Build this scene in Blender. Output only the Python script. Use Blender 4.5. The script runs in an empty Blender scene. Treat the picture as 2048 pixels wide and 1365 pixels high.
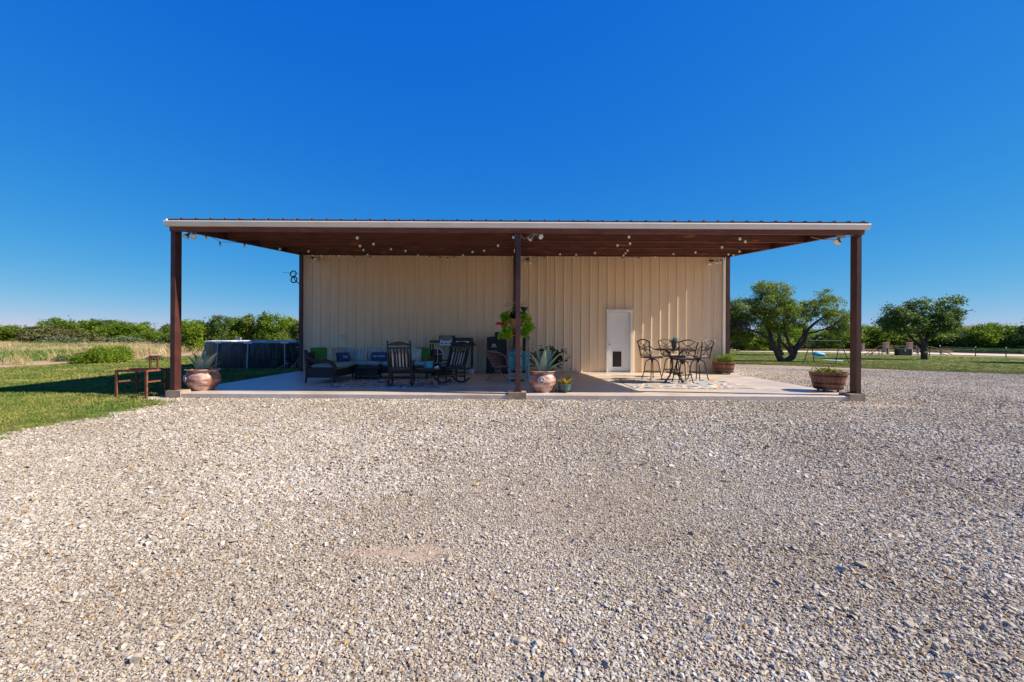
import bpy, bmesh, math, random
import numpy as np
from mathutils import Vector, Matrix, Euler

R = math.radians
random.seed(7); rng = np.random.default_rng(7)
scene = bpy.context.scene
COL = scene.collection

# ------------------------------------------------------------------ camera
FPX, CX, HZ, CAMZ, ROLL = 930.0, 1024.0, 672.0, 1.37, R(-0.28)
cam_data = bpy.data.cameras.new('camera')
cam_data.sensor_width = 36.0
cam_data.lens = 36.0 * FPX / 2048.0
cam_data.shift_y = -(682.5 - HZ) / 2048.0
cam_data.clip_start, cam_data.clip_end = 0.05, 3000
cam = bpy.data.objects.new('camera', cam_data); COL.objects.link(cam)
cam.location = (0, 0, CAMZ); cam.rotation_euler = (R(90), ROLL, 0)
scene.camera = cam

# ------------------------------------------------------------------ sky, sun, exposure
SUN = Vector((1.0, -0.12, 0.767)).normalized()
world = bpy.data.worlds.new('World'); scene.world = world; world.use_nodes = True
wn = world.node_tree.nodes; wl = world.node_tree.links
bg = wn['Background']
sky = wn.new('ShaderNodeTexSky'); sky.sky_type = 'NISHITA'; sky.sun_disc = False
sky.sun_elevation = math.asin(SUN.z); sky.sun_rotation = math.atan2(SUN.x, SUN.y)
sky.altitude = 2000; sky.air_density = 1.0; sky.dust_density = 0.0; sky.ozone_density = 4.0
# one colour grade for the whole sky: the deep polarised blue of the photograph
sep = wn.new('ShaderNodeSeparateColor'); com = wn.new('ShaderNodeCombineColor'); wl.new(sky.outputs[0], sep.inputs[0])
for i, (ex, ga) in enumerate(((1.75, .062), (.70, .56), (.14, 2.52))):
    pw_ = wn.new('ShaderNodeMath'); pw_.operation = 'POWER'; pw_.inputs[1].default_value = ex
    mu_ = wn.new('ShaderNodeMath'); mu_.operation = 'MULTIPLY'; mu_.inputs[1].default_value = ga
    wl.new(sep.outputs[i], pw_.inputs[0]); wl.new(pw_.outputs[0], mu_.inputs[0]); wl.new(mu_.outputs[0], com.inputs[i])
wl.new(com.outputs[0], bg.inputs[0])
bg.inputs[1].default_value = 0.13
sun_d = bpy.data.lights.new('sun', 'SUN'); sun_d.energy = 5.0; sun_d.angle = R(0.53); sun_d.color = (1.0, 0.90, 0.75)
sun = bpy.data.objects.new('sun', sun_d); COL.objects.link(sun)
sun.rotation_euler = (-SUN).to_track_quat('-Z', 'Y').to_euler(); sun.location = (20, -5, 20)
scene.view_settings.view_transform = 'Standard'; scene.view_settings.look = 'None'
scene.view_settings.exposure = 0.8; scene.view_settings.gamma = 1.0
scene.view_settings.use_curve_mapping = False
scene.render.engine = 'CYCLES'
scene.cycles.max_bounces = 9; scene.cycles.diffuse_bounces = 6; scene.cycles.transparent_max_bounces = 12
scene.cycles.use_denoising = True

# ------------------------------------------------------------------ pixel and terrain helpers
_cr, _sr = math.cos(ROLL), math.sin(ROLL)
def ray(px, py):
    dx, dy = px - CX, HZ - py
    return Vector((_cr * dx + _sr * dy, FPX, -_sr * dx + _cr * dy)) / FPX
def P(px, py, Y):
    return Vector((0, 0, CAMZ)) + ray(px, py) * Y
def sstep(a, b, x):
    t = np.clip((x - a) / (b - a), 0, 1); return t * t * (3 - 2 * t)
def hfun(x, y):
    x = np.asarray(x, float); y = np.asarray(y, float)
    r = np.hypot(x, y)
    z = -sstep(5, 16, x) * 1.05 * (1 - np.exp(-np.maximum(0, r - 15) / 22.0))
    w = (1 - sstep(8.2, 9.6, y)) * sstep(0.5, 2.0, y)
    z = z + w * (0.016 * np.sin(x * 1.1 + 0.5 * y) * np.sin(y * 1.7 - 0.3 * x) + 0.010 * np.sin(2.3 * y + 0.6 * x + 1.0))
    return z
def h1(x, y): return float(hfun(x, y))
def gpt(px, py):
    d = ray(px, py); lo, hi = 1.0, 400.0
    for _ in range(50):
        m = (lo + hi) / 2; p = Vector((0, 0, CAMZ)) + d * m
        if p.z > h1(p.x, p.y): lo = m
        else: hi = m
    return Vector((0, 0, CAMZ)) + d * lo

SLAB = 0.105
def sp(px, py):
    d = ray(px, py); return Vector((0, 0, CAMZ)) + d * ((SLAB - CAMZ) / d.z)
def back(q, d, dz=0):
    """centre of a round thing whose nearest edge touches the slab at q"""
    return (q.x * (1 + d / q.y), q.y + d, SLAB + dz)

# ------------------------------------------------------------------ materials
MATS = {}
def nodes_of(name):
    m = bpy.data.materials.new(name); m.use_nodes = True
    return m, m.node_tree.nodes, m.node_tree.links, m.node_tree.nodes['Principled BSDF']
def ramp(n, stops):
    r = n.new('ShaderNodeValToRGB'); e = r.color_ramp.elements
    while len(e) > 1: e.remove(e[0])
    e[0].position = stops[0][0]; e[0].color = (*stops[0][1], 1)
    for p, c in stops[1:]:
        k = e.new(p); k.color = (*c, 1)
    return r
def mat(name, col, col2=None, rough=0.6, metal=0.0, scale=6.0, var=0.12, bump=0.0, bscale=60.0, detail=5, lo=.35, hi=.65, stretch=None, spec=0.5):
    if name in MATS: return MATS[name]
    m, n, l, b = nodes_of(name)
    tc = n.new('ShaderNodeTexCoord'); src = tc.outputs['Object']
    if stretch:
        mp = n.new('ShaderNodeMapping'); mp.inputs['Scale'].default_value = stretch
        l.new(src, mp.inputs[0]); src = mp.outputs[0]
    nz = n.new('ShaderNodeTexNoise'); nz.inputs['Scale'].default_value = scale; nz.inputs['Detail'].default_value = detail
    l.new(src, nz.inputs['Vector'])
    c = Vector(col)
    if col2 is None: a, bb = c * (1 - var), c * (1 + var)
    else: a, bb = c, Vector(col2)
    rp = ramp(n, [(lo, tuple(a)), (hi, tuple(bb))])
    l.new(nz.outputs['Fac'], rp.inputs[0]); l.new(rp.outputs[0], b.inputs['Base Color'])
    b.inputs['Roughness'].default_value = rough; b.inputs['Metallic'].default_value = metal
    b.inputs['Specular IOR Level'].default_value = spec
    if bump:
        n2 = n.new('ShaderNodeTexNoise'); n2.inputs['Scale'].default_value = bscale; n2.inputs['Detail'].default_value = 4
        l.new(src, n2.inputs['Vector'])
        bp = n.new('ShaderNodeBump'); bp.inputs['Strength'].default_value = bump; bp.inputs['Distance'].default_value = 0.01
        l.new(n2.outputs['Fac'], bp.inputs['Height']); l.new(bp.outputs[0], b.inputs['Normal'])
    MATS[name] = m; return m
def island_mat(name, stops, rough=0.6, trans=0.0, noise=0.0):
    """colour varies from piece to piece of one mesh; optional light passing through (leaves)"""
    m, n, l, b = nodes_of(name)
    g = n.new('ShaderNodeNewGeometry'); rp = ramp(n, stops)
    l.new(g.outputs['Random Per Island'], rp.inputs[0]); col = rp.outputs[0]
    if noise:
        tc = n.new('ShaderNodeTexCoord'); nz = n.new('ShaderNodeTexNoise'); nz.inputs['Scale'].default_value = noise
        l.new(tc.outputs['Object'], nz.inputs['Vector'])
        mx = n.new('ShaderNodeMixRGB'); mx.blend_type = 'MULTIPLY'; mx.inputs[0].default_value = 1
        r2 = ramp(n, [(.35, (.62, .7, .6)), (.65, (1.2, 1.12, 1.0))])
        l.new(nz.outputs['Fac'], r2.inputs[0]); l.new(col, mx.inputs[1]); l.new(r2.outputs[0], mx.inputs[2]); col = mx.outputs[0]
    l.new(col, b.inputs['Base Color']); b.inputs['Roughness'].default_value = rough
    b.inputs['Specular IOR Level'].default_value = 0.12
    if trans:
        t = n.new('ShaderNodeBsdfTranslucent'); l.new(col, t.inputs[0])
        ms = n.new('ShaderNodeMixShader'); ms.inputs[0].default_value = trans
        out = n['Material Output']
        l.new(b.outputs[0], ms.inputs[1]); l.new(t.outputs[0], ms.inputs[2]); l.new(ms.outputs[0], out.inputs[0])
    MATS[name] = m; return m
def inst_mat(name, stops, rough=0.85, tint=None, bump=0):
    """colour varies from instance to instance"""
    m, n, l, b = nodes_of(name)
    o = n.new('ShaderNodeObjectInfo'); rp = ramp(n, stops); l.new(o.outputs['Random'], rp.inputs[0]); col = rp.outputs[0]
    g = n.new('ShaderNodeNewGeometry')
    if tint:
        nz = n.new('ShaderNodeTexNoise'); nz.inputs['Scale'].default_value = tint[0]; nz.inputs['Detail'].default_value = 4
        l.new(g.outputs['Position'], nz.inputs['Vector'])
        r2 = ramp(n, [(.36, tint[1]), (.64, tint[2])]); l.new(nz.outputs['Fac'], r2.inputs[0])
        mx = n.new('ShaderNodeMixRGB'); mx.blend_type = 'MULTIPLY'; mx.inputs[0].default_value = 1
        l.new(col, mx.inputs[1]); l.new(r2.outputs[0], mx.inputs[2]); col = mx.outputs[0]
    l.new(col, b.inputs['Base Color']); b.inputs['Roughness'].default_value = rough
    b.inputs['Specular IOR Level'].default_value = 0.25
    if bump:
        n2 = n.new('ShaderNodeTexNoise'); n2.inputs['Scale'].default_value = bump
        l.new(g.outputs['Position'], n2.inputs['Vector'])
        bp = n.new('ShaderNodeBump'); bp.inputs['Strength'].default_value = 0.5; bp.inputs['Distance'].default_value = 0.004
        l.new(n2.outputs['Fac'], bp.inputs['Height']); l.new(bp.outputs[0], b.inputs['Normal'])
    MATS[name] = m; return m
def stripe_mat(name, stops, scale, axis=0, rough=0.85):
    m, n, l, b = nodes_of(name)
    tc = n.new('ShaderNodeTexCoord'); sx = n.new('ShaderNodeSeparateXYZ'); l.new(tc.outputs['Object'], sx.inputs[0])
    mu = n.new('ShaderNodeMath'); mu.operation = 'MULTIPLY'; mu.inputs[1].default_value = scale; l.new(sx.outputs[axis], mu.inputs[0])
    fr = n.new('ShaderNodeMath'); fr.operation = 'FRACT'; l.new(mu.outputs[0], fr.inputs[0])
    rp = ramp(n, stops); rp.color_ramp.interpolation = 'CONSTANT'
    l.new(fr.outputs[0], rp.inputs[0]); l.new(rp.outputs[0], b.inputs['Base Color']); b.inputs['Roughness'].default_value = rough
    MATS[name] = m; return m
def weave_mat(name, a, c, scale=90, rough=0.6, spec=.4):
    m, n, l, b = nodes_of(name)
    tc = n.new('ShaderNodeTexCoord'); ck = n.new('ShaderNodeTexChecker'); ck.inputs['Scale'].default_value = scale
    ck.inputs['Color1'].default_value = (*a, 1); ck.inputs['Color2'].default_value = (*c, 1)
    l.new(tc.outputs['Object'], ck.inputs['Vector']); l.new(ck.outputs[0], b.inputs['Base Color'])
    bp = n.new('ShaderNodeBump'); bp.inputs['Strength'].default_value = 0.6; bp.inputs['Distance'].default_value = .004
    l.new(ck.outputs['Fac'], bp.inputs['Height']); l.new(bp.outputs[0], b.inputs['Normal'])
    b.inputs['Roughness'].default_value = rough; b.inputs['Specular IOR Level'].default_value = spec
    MATS[name] = m; return m

# ------------------------------------------------------------------ mesh builder
class MB:
    def __init__(s, X=None): s.v = []; s.f = []; s.X = X
    def add(s, vs, fs):
        o = len(s.v)
        for p in vs:
            p = Vector(p)
            s.v.append(tuple(s.X @ p) if s.X else tuple(p))
        s.f += [tuple(i + o for i in f) for f in fs]; return s
    def box(s, c, d, rot=None):
        c = Vector(c); x, y, z = d[0] / 2, d[1] / 2, d[2] / 2
        vs = [Vector((a, b, e)) for a in (-x, x) for b in (-y, y) for e in (-z, z)]
        if rot is not None:
            M = Euler(rot).to_matrix(); vs = [M @ q for q in vs]
        return s.add([c + q for q in vs], [(0, 1, 3, 2), (4, 6, 7, 5), (0, 4, 5, 1), (2, 3, 7, 6), (0, 2, 6, 4), (1, 5, 7, 3)])
    def bar(s, a, b, w, t, up=(0, 0, 1)):
        a, b = Vector(a), Vector(b); d = (b - a).normalized(); u = Vector(up)
        if abs(d.dot(u)) > .98: u = Vector((0, 1, 0))
        sd = d.cross(u).normalized(); u = sd.cross(d)
        q = [sd * x * w / 2 + u * y * t / 2 for x, y in ((-1, -1), (1, -1), (1, 1), (-1, 1))]
        return s.add([a + k for k in q] + [b + k for k in q], [(3, 2, 1, 0), (4, 5, 6, 7), (0, 1, 5, 4), (1, 2, 6, 5), (2, 3, 7, 6), (3, 0, 4, 7)])
    def tube(s, pts, r, n=8, closed=False, caps=True):
        pts = [Vector(p) for p in pts]; N = len(pts)
        rs = r if isinstance(r, (list, tuple)) else [r] * N
        vs = []; prev = None
        for i, p in enumerate(pts):
            if closed: t = pts[(i + 1) % N] - pts[i - 1]
            else: t = pts[min(i + 1, N - 1)] - pts[max(i - 1, 0)]
            t.normalize()
            if prev is None:
                u = Vector((0, 0, 1)) if abs(t.z) < .9 else Vector((1, 0, 0))
                u = (u - t * u.dot(t)).normalized()
            else:
                u = prev - t * prev.dot(t)
                u = u.normalized() if u.length > 1e-6 else prev
            prev = u; w = t.cross(u)
            for k in range(n):
                a = 2 * math.pi * k / n
                vs.append(p + (u * math.cos(a) + w * math.sin(a)) * rs[i])
        fs = []
        for i in range(N if closed else N - 1):
            j = (i + 1) % N
            for k in range(n):
                fs.append((i * n + k, i * n + (k + 1) % n, j * n + (k + 1) % n, j * n + k))
        if caps and not closed:
            fs.append(tuple(range(n - 1, -1, -1))); fs.append(tuple((N - 1) * n + k for k in range(n)))
        return s.add(vs, fs)
    def lathe(s, prof, n=32, c=(0, 0, 0), capb=True, capt=True):
        c = Vector(c); vs = []; fs = []
        for r, z in prof:
            for k in range(n):
                a = 2 * math.pi * k / n; vs.append(c + Vector((r * math.cos(a), r * math.sin(a), z)))
        for i in range(len(prof) - 1):
            for k in range(n):
                fs.append((i * n + k, i * n + (k + 1) % n, (i + 1) * n + (k + 1) % n, (i + 1) * n + k))
        if capb: fs.append(tuple(range(n - 1, -1, -1)))
        if capt: fs.append(tuple((len(prof) - 1) * n + k for k in range(n)))
        return s.add(vs, fs)
    def prism(s, poly, a, b):
        """poly: 3D points; extruded by vector b-a"""
        d = Vector(b) - Vector(a); n = len(poly); poly = [Vector(p) for p in poly]
        fs = [tuple(range(n - 1, -1, -1)), tuple(range(n, 2 * n))] + [(i, (i + 1) % n, n + (i + 1) % n, n + i) for i in range(n)]
        return s.add(poly + [p + d for p in poly], fs)
    def ball(s, c, rad, n=12, m=8):
        c = Vector(c); rx, ry, rz = rad if isinstance(rad, tuple) else (rad,) * 3
        vs = [c + Vector((0, 0, -rz))]; fs = []
        for i in range(1, m):
            p = math.pi * i / m
            for k in range(n):
                a = 2 * math.pi * k / n
                vs.append(c + Vector((rx * math.sin(p) * math.cos(a), ry * math.sin(p) * math.sin(a), -rz * math.cos(p))))
        vs.append(c + Vector((0, 0, rz))); L = len(vs) - 1
        for k in range(n): fs.append((0, 1 + (k + 1) % n, 1 + k))
        for i in range(m - 2):
            for k in range(n):
                a = 1 + i * n; fs.append((a + k, a + (k + 1) % n, a + n + (k + 1) % n, a + n + k))
        a = 1 + (m - 2) * n
        for k in range(n): fs.append((a + k, a + (k + 1) % n, L))
        return s.add(vs, fs)
    def cushion(s, c, d, rot=None, n=10, puff=0.35, e=5.0):
        """puffed pad: plan d.x by d.y, thickness d.z (before rot)"""
        c = Vector(c); M = Euler(rot).to_matrix() if rot is not None else Matrix.Identity(3)
        vs = []; idx = {}; fs = []
        for sd in (1, -1):
            for i in range(n + 1):
                for j in range(n + 1):
                    u, v = -1 + 2 * i / n, -1 + 2 * j / n
                    edge = i in (0, n) or j in (0, n)
                    if edge and sd == -1: idx[(sd, i, j)] = idx[(1, i, j)]; continue
                    k = (max(0, 1 - abs(u) ** e) * max(0, 1 - abs(v) ** e)) ** puff
                    pin = 1 - 0.05 * (u * u * v * v)
                    idx[(sd, i, j)] = len(vs); vs.append(c + M @ Vector((u * d[0] / 2 * pin, v * d[1] / 2 * pin, sd * d[2] / 2 * k)))
            for i in range(n):
                for j in range(n):
                    q = [idx[(sd, i, j)], idx[(sd, i + 1, j)], idx[(sd, i + 1, j + 1)], idx[(sd, i, j + 1)]]
                    fs.append(tuple(q if sd == 1 else q[::-1]))
        return s.add(vs, fs)
    def mesh(s, name, m, smooth=False):
        me = bpy.data.meshes.new(name); me.from_pydata(s.v, [], s.f); me.update()
        if m: me.materials.append(m)
        if smooth:
            me.polygons.foreach_set('use_smooth', [True] * len(me.polygons)); me.set_sharp_from_angle(angle=R(42))
        return me
    def build(s, name, m, parent=None, smooth=False):
        return obj(name, s.mesh(name, m, smooth), parent)
def obj(name, me, parent=None, loc=None, rot=None):
    o = bpy.data.objects.new(name, me); COL.objects.link(o)
    if parent: o.parent = parent
    if loc is not None: o.location = loc
    if rot is not None: o.rotation_euler = rot
    return o
def tag(o, label=None, cat=None, group=None, kind=None):
    for k, v in (('label', label), ('category', cat), ('group', group), ('kind', kind)):
        if v: o[k] = v
    return o
def thing(name, label, cat, loc=(0, 0, 0), rz=0, group=None):
    o = bpy.data.objects.new(name, None); COL.objects.link(o); o.empty_display_size = .1
    o.location = loc; o.rotation_euler = (0, 0, rz)
    return tag(o, label, cat, group)
def dup(root, loc, rz, label):
    def cp(o, par):
        c = o.copy(); COL.objects.link(c); c.parent = par
        for ch in o.children: cp(ch, c)
        return c
    c = cp(root, None); c.location = loc; c.rotation_euler = (0, 0, rz); c['label'] = label
    return c
def npmesh(name, V, F, m):
    """V (N,3), F (M,k) arrays -> mesh"""
    me = bpy.data.meshes.new(name); F = np.asarray(F, np.int32); k = F.shape[1]
    me.vertices.add(len(V)); me.vertices.foreach_set('co', np.asarray(V, np.float32).ravel())
    me.loops.add(F.size); me.loops.foreach_set('vertex_index', F.ravel())
    me.polygons.add(len(F)); me.polygons.foreach_set('loop_start', np.arange(0, F.size, k, dtype=np.int32))
    me.polygons.foreach_set('loop_total', np.full(len(F), k, np.int32))
    me.update(calc_edges=True); me.validate()
    if m: me.materials.append(m)
    return me
def sheet(name, fn, nu, nv, m, smooth=True):
    V = []; F = []
    for j in range(nv + 1):
        for i in range(nu + 1): V.append(fn(i / nu, j / nv))
    for j in range(nv):
        for i in range(nu):
            a = j * (nu + 1) + i; F.append((a, a + 1, a + nu + 2, a + nu + 1))
    me = npmesh(name, V, F, m)
    if smooth: me.polygons.foreach_set('use_smooth', [True] * len(me.polygons))
    return me
def scatter(name, pts, sc, rot, col, label, cat):
    """instances of the collection's meshes on the given points (countless stones, grass)"""
    me = bpy.data.meshes.new(name); me.vertices.add(len(pts)); me.vertices.foreach_set('co', np.asarray(pts, np.float32).ravel())
    a = me.attributes.new('sc', 'FLOAT_VECTOR', 'POINT'); a.data.foreach_set('vector', np.asarray(sc, np.float32).ravel())
    a = me.attributes.new('rt', 'FLOAT_VECTOR', 'POINT'); a.data.foreach_set('vector', np.asarray(rot, np.float32).ravel())
    me.update(); o = obj(name, me); tag(o, label, cat, None, 'stuff')
    ng = bpy.data.node_groups.new(name, 'GeometryNodeTree')
    ng.interface.new_socket('Geometry', in_out='INPUT', socket_type='NodeSocketGeometry')
    ng.interface.new_socket('Geometry', in_out='OUTPUT', socket_type='NodeSocketGeometry')
    n, l = ng.nodes, ng.links
    gi = n.new('NodeGroupInput'); go = n.new('NodeGroupOutput')
    ip = n.new('GeometryNodeInstanceOnPoints'); ci = n.new('GeometryNodeCollectionInfo')
    ci.inputs['Collection'].default_value = col; ci.inputs['Separate Children'].default_value = True; ci.inputs['Reset Children'].default_value = True
    ip.inputs['Pick Instance'].default_value = True
    def na(nm):
        q = n.new('GeometryNodeInputNamedAttribute'); q.data_type = 'FLOAT_VECTOR'; q.inputs['Name'].default_value = nm; return q.outputs[0]
    rv = n.new('FunctionNodeRandomValue'); rv.data_type = 'INT'; rv.inputs[4].default_value = 0; rv.inputs[5].default_value = max(0, len(col.objects) - 1)
    l.new(gi.outputs[0], ip.inputs['Points']); l.new(ci.outputs[0], ip.inputs['Instance'])
    l.new(rv.outputs[2], ip.inputs['Instance Index']); l.new(na('sc'), ip.inputs['Scale']); l.new(na('rt'), ip.inputs['Rotation'])
    l.new(ip.outputs[0], go.inputs[0])
    md = o.modifiers.new('scatter', 'NODES'); md.node_group = ng
    return o
def src_col(name, meshes):
    c = bpy.data.collections.new(name)
    for me in meshes: c.objects.link(bpy.data.objects.new(me.name, me))
    return c

# ------------------------------------------------------------------ common materials
M_RUSTBROWN = mat('painted_brown_steel', (.045, .015, .014), (.085, .027, .022), rough=.45, scale=3, bump=.1)
def purlin_mat():
    m, n, l, b = nodes_of('rust_flecked_brown_steel')
    tc = n.new('ShaderNodeTexCoord'); mp = n.new('ShaderNodeMapping'); mp.inputs['Scale'].default_value = (1.1, 1, 7); nz = n.new('ShaderNodeTexNoise'); nz.inputs['Scale'].default_value = 1.7; nz.inputs['Detail'].default_value = 9; nz.inputs['Roughness'].default_value = .62
    l.new(tc.outputs['Object'], mp.inputs[0]); l.new(mp.outputs[0], nz.inputs['Vector'])
    rp = ramp(n, [(.35, (.10, .032, .024)), (.56, (.17, .056, .04)), (.63, (.19, .062, .042)), (.67, (.40, .15, .045))]); l.new(nz.outputs['Fac'], rp.inputs[0]); l.new(rp.outputs[0], b.inputs['Base Color']); b.inputs['Roughness'].default_value = .65
    return m
M_PURLIN = purlin_mat()
M_WALL = mat('tan_ribbed_steel', (.77, .58, .375), (.83, .645, .44), rough=.45, scale=1.4, stretch=(5, 5, .3), detail=8)
M_TRIM = mat('white_trim', (.80, .77, .70), rough=.5, scale=4, var=.05)
M_GUTTER = mat('cream_gutter', (.74, .69, .60), (.80, .76, .68), rough=.5, scale=2)
M_ROOFTOP = mat('galvalume_roof', (.36, .35, .34), rough=.4, metal=.6, scale=3)
M_BLACK = mat('black_metal', (.012, .012, .014), rough=.45, scale=8)
M_BRONZE = mat('dark_bronze_metal', (.022, .018, .016), (.05, .042, .038), rough=.38, metal=.4, scale=20)
M_WICKER = weave_mat('dark_wicker', (.018, .014, .014), (.05, .042, .042), 70)
M_TEALSEAT = mat('teal_cushion_cloth', (.24, .40, .43), rough=.9, scale=14, var=.1, bump=.15, bscale=300)
M_NAVY = mat('navy_pillow_cloth', (.025, .055, .15), (.04, .085, .21), rough=.95, scale=60)
M_GREEN = mat('green_pillow_cloth', (.045, .17, .025), rough=.9, scale=12)
M_WHITE = mat('white_paint', (.78, .77, .74), rough=.5, scale=4, var=.05)
M_DOOR = mat('white_door_paint', (.76, .76, .74), (.80, .80, .78), rough=.5, scale=2)
M_CONC = mat('footing_concrete', (.25, .18, .12), (.38, .29, .21), rough=.9, scale=5, bump=.3)
M_STEEL = mat('stainless_steel', (.42, .43, .45), rough=.32, metal=.85, scale=4)
M_GLASS = mat('frosted_lamp_glass', (.8, .77, .68), rough=.25, scale=4, var=.03)
M_TERRA = mat('terracotta', (.30, .11, .05), rough=.85, scale=6)
M_SOIL = mat('potting_soil', (.045, .03, .02), rough=1, scale=20, bump=.5)
M_BARK = mat('mesquite_bark', (.035, .026, .02), (.075, .057, .045), rough=.95, scale=14, bump=.8, bscale=30)
M_RUST = mat('rusted_angle_steel', (.11, .032, .015), (.23, .085, .04), rough=.85, scale=16)
M_CORD = mat('tan_cable', (.45, .36, .24), rough=.7)
M_GREY = mat('grey_plastic', (.42, .43, .44), rough=.5)

# ------------------------------------------------------------------ the setting: ground
def ground_mat():
    m, n, l, b = nodes_of('field_soil')
    g = n.new('ShaderNodeNewGeometry'); nz = n.new('ShaderNodeTexNoise'); nz.inputs['Scale'].default_value = .22; nz.inputs['Detail'].default_value = 8
    l.new(g.outputs['Position'], nz.inputs['Vector'])
    rp = ramp(n, [(.34, (.34, .25, .14)), (.5, (.44, .30, .19)), (.66, (.50, .33, .21))]); l.new(nz.outputs['Fac'], rp.inputs[0])
    n2 = n.new('ShaderNodeTexNoise'); n2.inputs['Scale'].default_value = 9; n2.inputs['Detail'].default_value = 6
    l.new(g.outputs['Position'], n2.inputs['Vector']); r2 = ramp(n, [(.3, (.7, .7, .7)), (.7, (1.2, 1.2, 1.2))]); l.new(n2.outputs['Fac'], r2.inputs[0])
    mx = n.new('ShaderNodeMixRGB'); mx.blend_type = 'MULTIPLY'; mx.inputs[0].default_value = 1
    l.new(rp.outputs[0], mx.inputs[1]); l.new(r2.outputs[0], mx.inputs[2]); l.new(mx.outputs[0], b.inputs['Base Color'])
    b.inputs['Roughness'].default_value = 1; b.inputs['Specular IOR Level'].default_value = .1
    return m
def lawn_mat():
    m, n, l, b = nodes_of('lawn_turf')
    g = n.new('ShaderNodeNewGeometry'); nz = n.new('ShaderNodeTexNoise'); nz.inputs['Scale'].default_value = .55; nz.inputs['Detail'].default_value = 7
    mp = n.new('ShaderNodeMapping'); mp.inputs['Scale'].default_value = (.6, 1.3, 1); l.new(g.outputs['Position'], mp.inputs[0]); l.new(mp.outputs[0], nz.inputs['Vector'])
    rp = ramp(n, [(.36, (.105, .155, .028)), (.5, (.155, .19, .043)), (.64, (.27, .225, .085))]); l.new(nz.outputs['Fac'], rp.inputs[0])
    n2 = n.new('ShaderNodeTexNoise'); n2.inputs['Scale'].default_value = 30; n2.inputs['Detail'].default_value = 5
    l.new(g.outputs['Position'], n2.inputs['Vector']); r2 = ramp(n, [(.3, (.5, .55, .5)), (.7, (1.35, 1.3, 1.3))]); l.new(n2.outputs['Fac'], r2.inputs[0])
    mx = n.new('ShaderNodeMixRGB'); mx.blend_type = 'MULTIPLY'; mx.inputs[0].default_value = 1
    l.new(rp.outputs[0], mx.inputs[1]); l.new(r2.outputs[0], mx.inputs[2]); l.new(mx.outputs[0], b.inputs['Base Color'])
    bp = n.new('ShaderNodeBump'); bp.inputs['Strength'].default_value = .8; bp.inputs['Distance'].default_value = .03
    l.new(n2.outputs['Fac'], bp.inputs['Height']); l.new(bp.outputs[0], b.inputs['Normal'])
    b.inputs['Roughness'].default_value = 1; b.inputs['Specular IOR Level'].default_value = .1
    return m
def gravel_mat():
    m, n, l, b = nodes_of('limestone_gravel')
    g = n.new('ShaderNodeNewGeometry')
    v = n.new('ShaderNodeTexVoronoi'); v.inputs['Scale'].default_value = 52; l.new(g.outputs['Position'], v.inputs['Vector'])
    sx = n.new('ShaderNodeSeparateColor'); l.new(v.outputs['Color'], sx.inputs[0])
    rp = ramp(n, [(0, (.24, .19, .14)), (.2, (.38, .32, .245)), (.55, (.46, .40, .32)), (.85, (.55, .50, .42)), (1, (.44, .33, .20))]); l.new(sx.outputs[0], rp.inputs[0])
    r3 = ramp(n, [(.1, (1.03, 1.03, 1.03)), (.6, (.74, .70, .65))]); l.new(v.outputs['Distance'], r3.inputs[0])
    nz = n.new('ShaderNodeTexNoise'); nz.inputs['Scale'].default_value = .5; nz.inputs['Detail'].default_value = 6; l.new(g.outputs['Position'], nz.inputs['Vector'])
    r2 = ramp(n, [(.38, (.86, .80, .74)), (.6, (1.05, 1.04, 1.03))]); l.new(nz.outputs['Fac'], r2.inputs[0])
    c = rp.outputs[0]
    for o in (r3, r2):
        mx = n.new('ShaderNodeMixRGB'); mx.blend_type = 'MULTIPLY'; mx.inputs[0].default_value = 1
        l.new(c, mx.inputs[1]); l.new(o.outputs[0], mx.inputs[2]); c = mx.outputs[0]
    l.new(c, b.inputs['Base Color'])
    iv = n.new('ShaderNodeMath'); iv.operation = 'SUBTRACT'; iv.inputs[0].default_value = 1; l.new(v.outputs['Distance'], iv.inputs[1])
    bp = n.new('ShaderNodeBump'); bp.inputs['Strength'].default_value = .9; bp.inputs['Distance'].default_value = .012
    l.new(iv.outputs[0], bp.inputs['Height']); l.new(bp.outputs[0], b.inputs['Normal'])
    b.inputs['Roughness'].default_value = 1; b.inputs['Specular IOR Level'].default_value = .15
    return m
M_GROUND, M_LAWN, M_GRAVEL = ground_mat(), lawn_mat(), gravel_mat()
M_ROAD = mat('caliche_road', (.55, .46, .36), (.66, .58, .48), rough=1, scale=1.5)

def warp(t):   # fine near the middle, coarse far out
    s = 2 * t - 1; return math.copysign(abs(s) ** 2.6, s) * 1400
g = obj('ground', sheet('ground', lambda u, v: (warp(u), warp(v), h1(warp(u), warp(v)) - .035), 150, 150, M_GROUND)); tag(g, 'dry sandy field soil reaching to the horizon', 'ground', None, 'structure')
def gz(x, y, d): return (x, y, h1(x, y) + d)
gv = obj('gravel', sheet('gravel', lambda u, v: gz(-9.5 + 54 * u, -9 + 44 * v, 0), 216, 176, M_GRAVEL)); tag(gv, 'pale crushed limestone gravel yard', 'gravel', None, 'structure')

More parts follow.
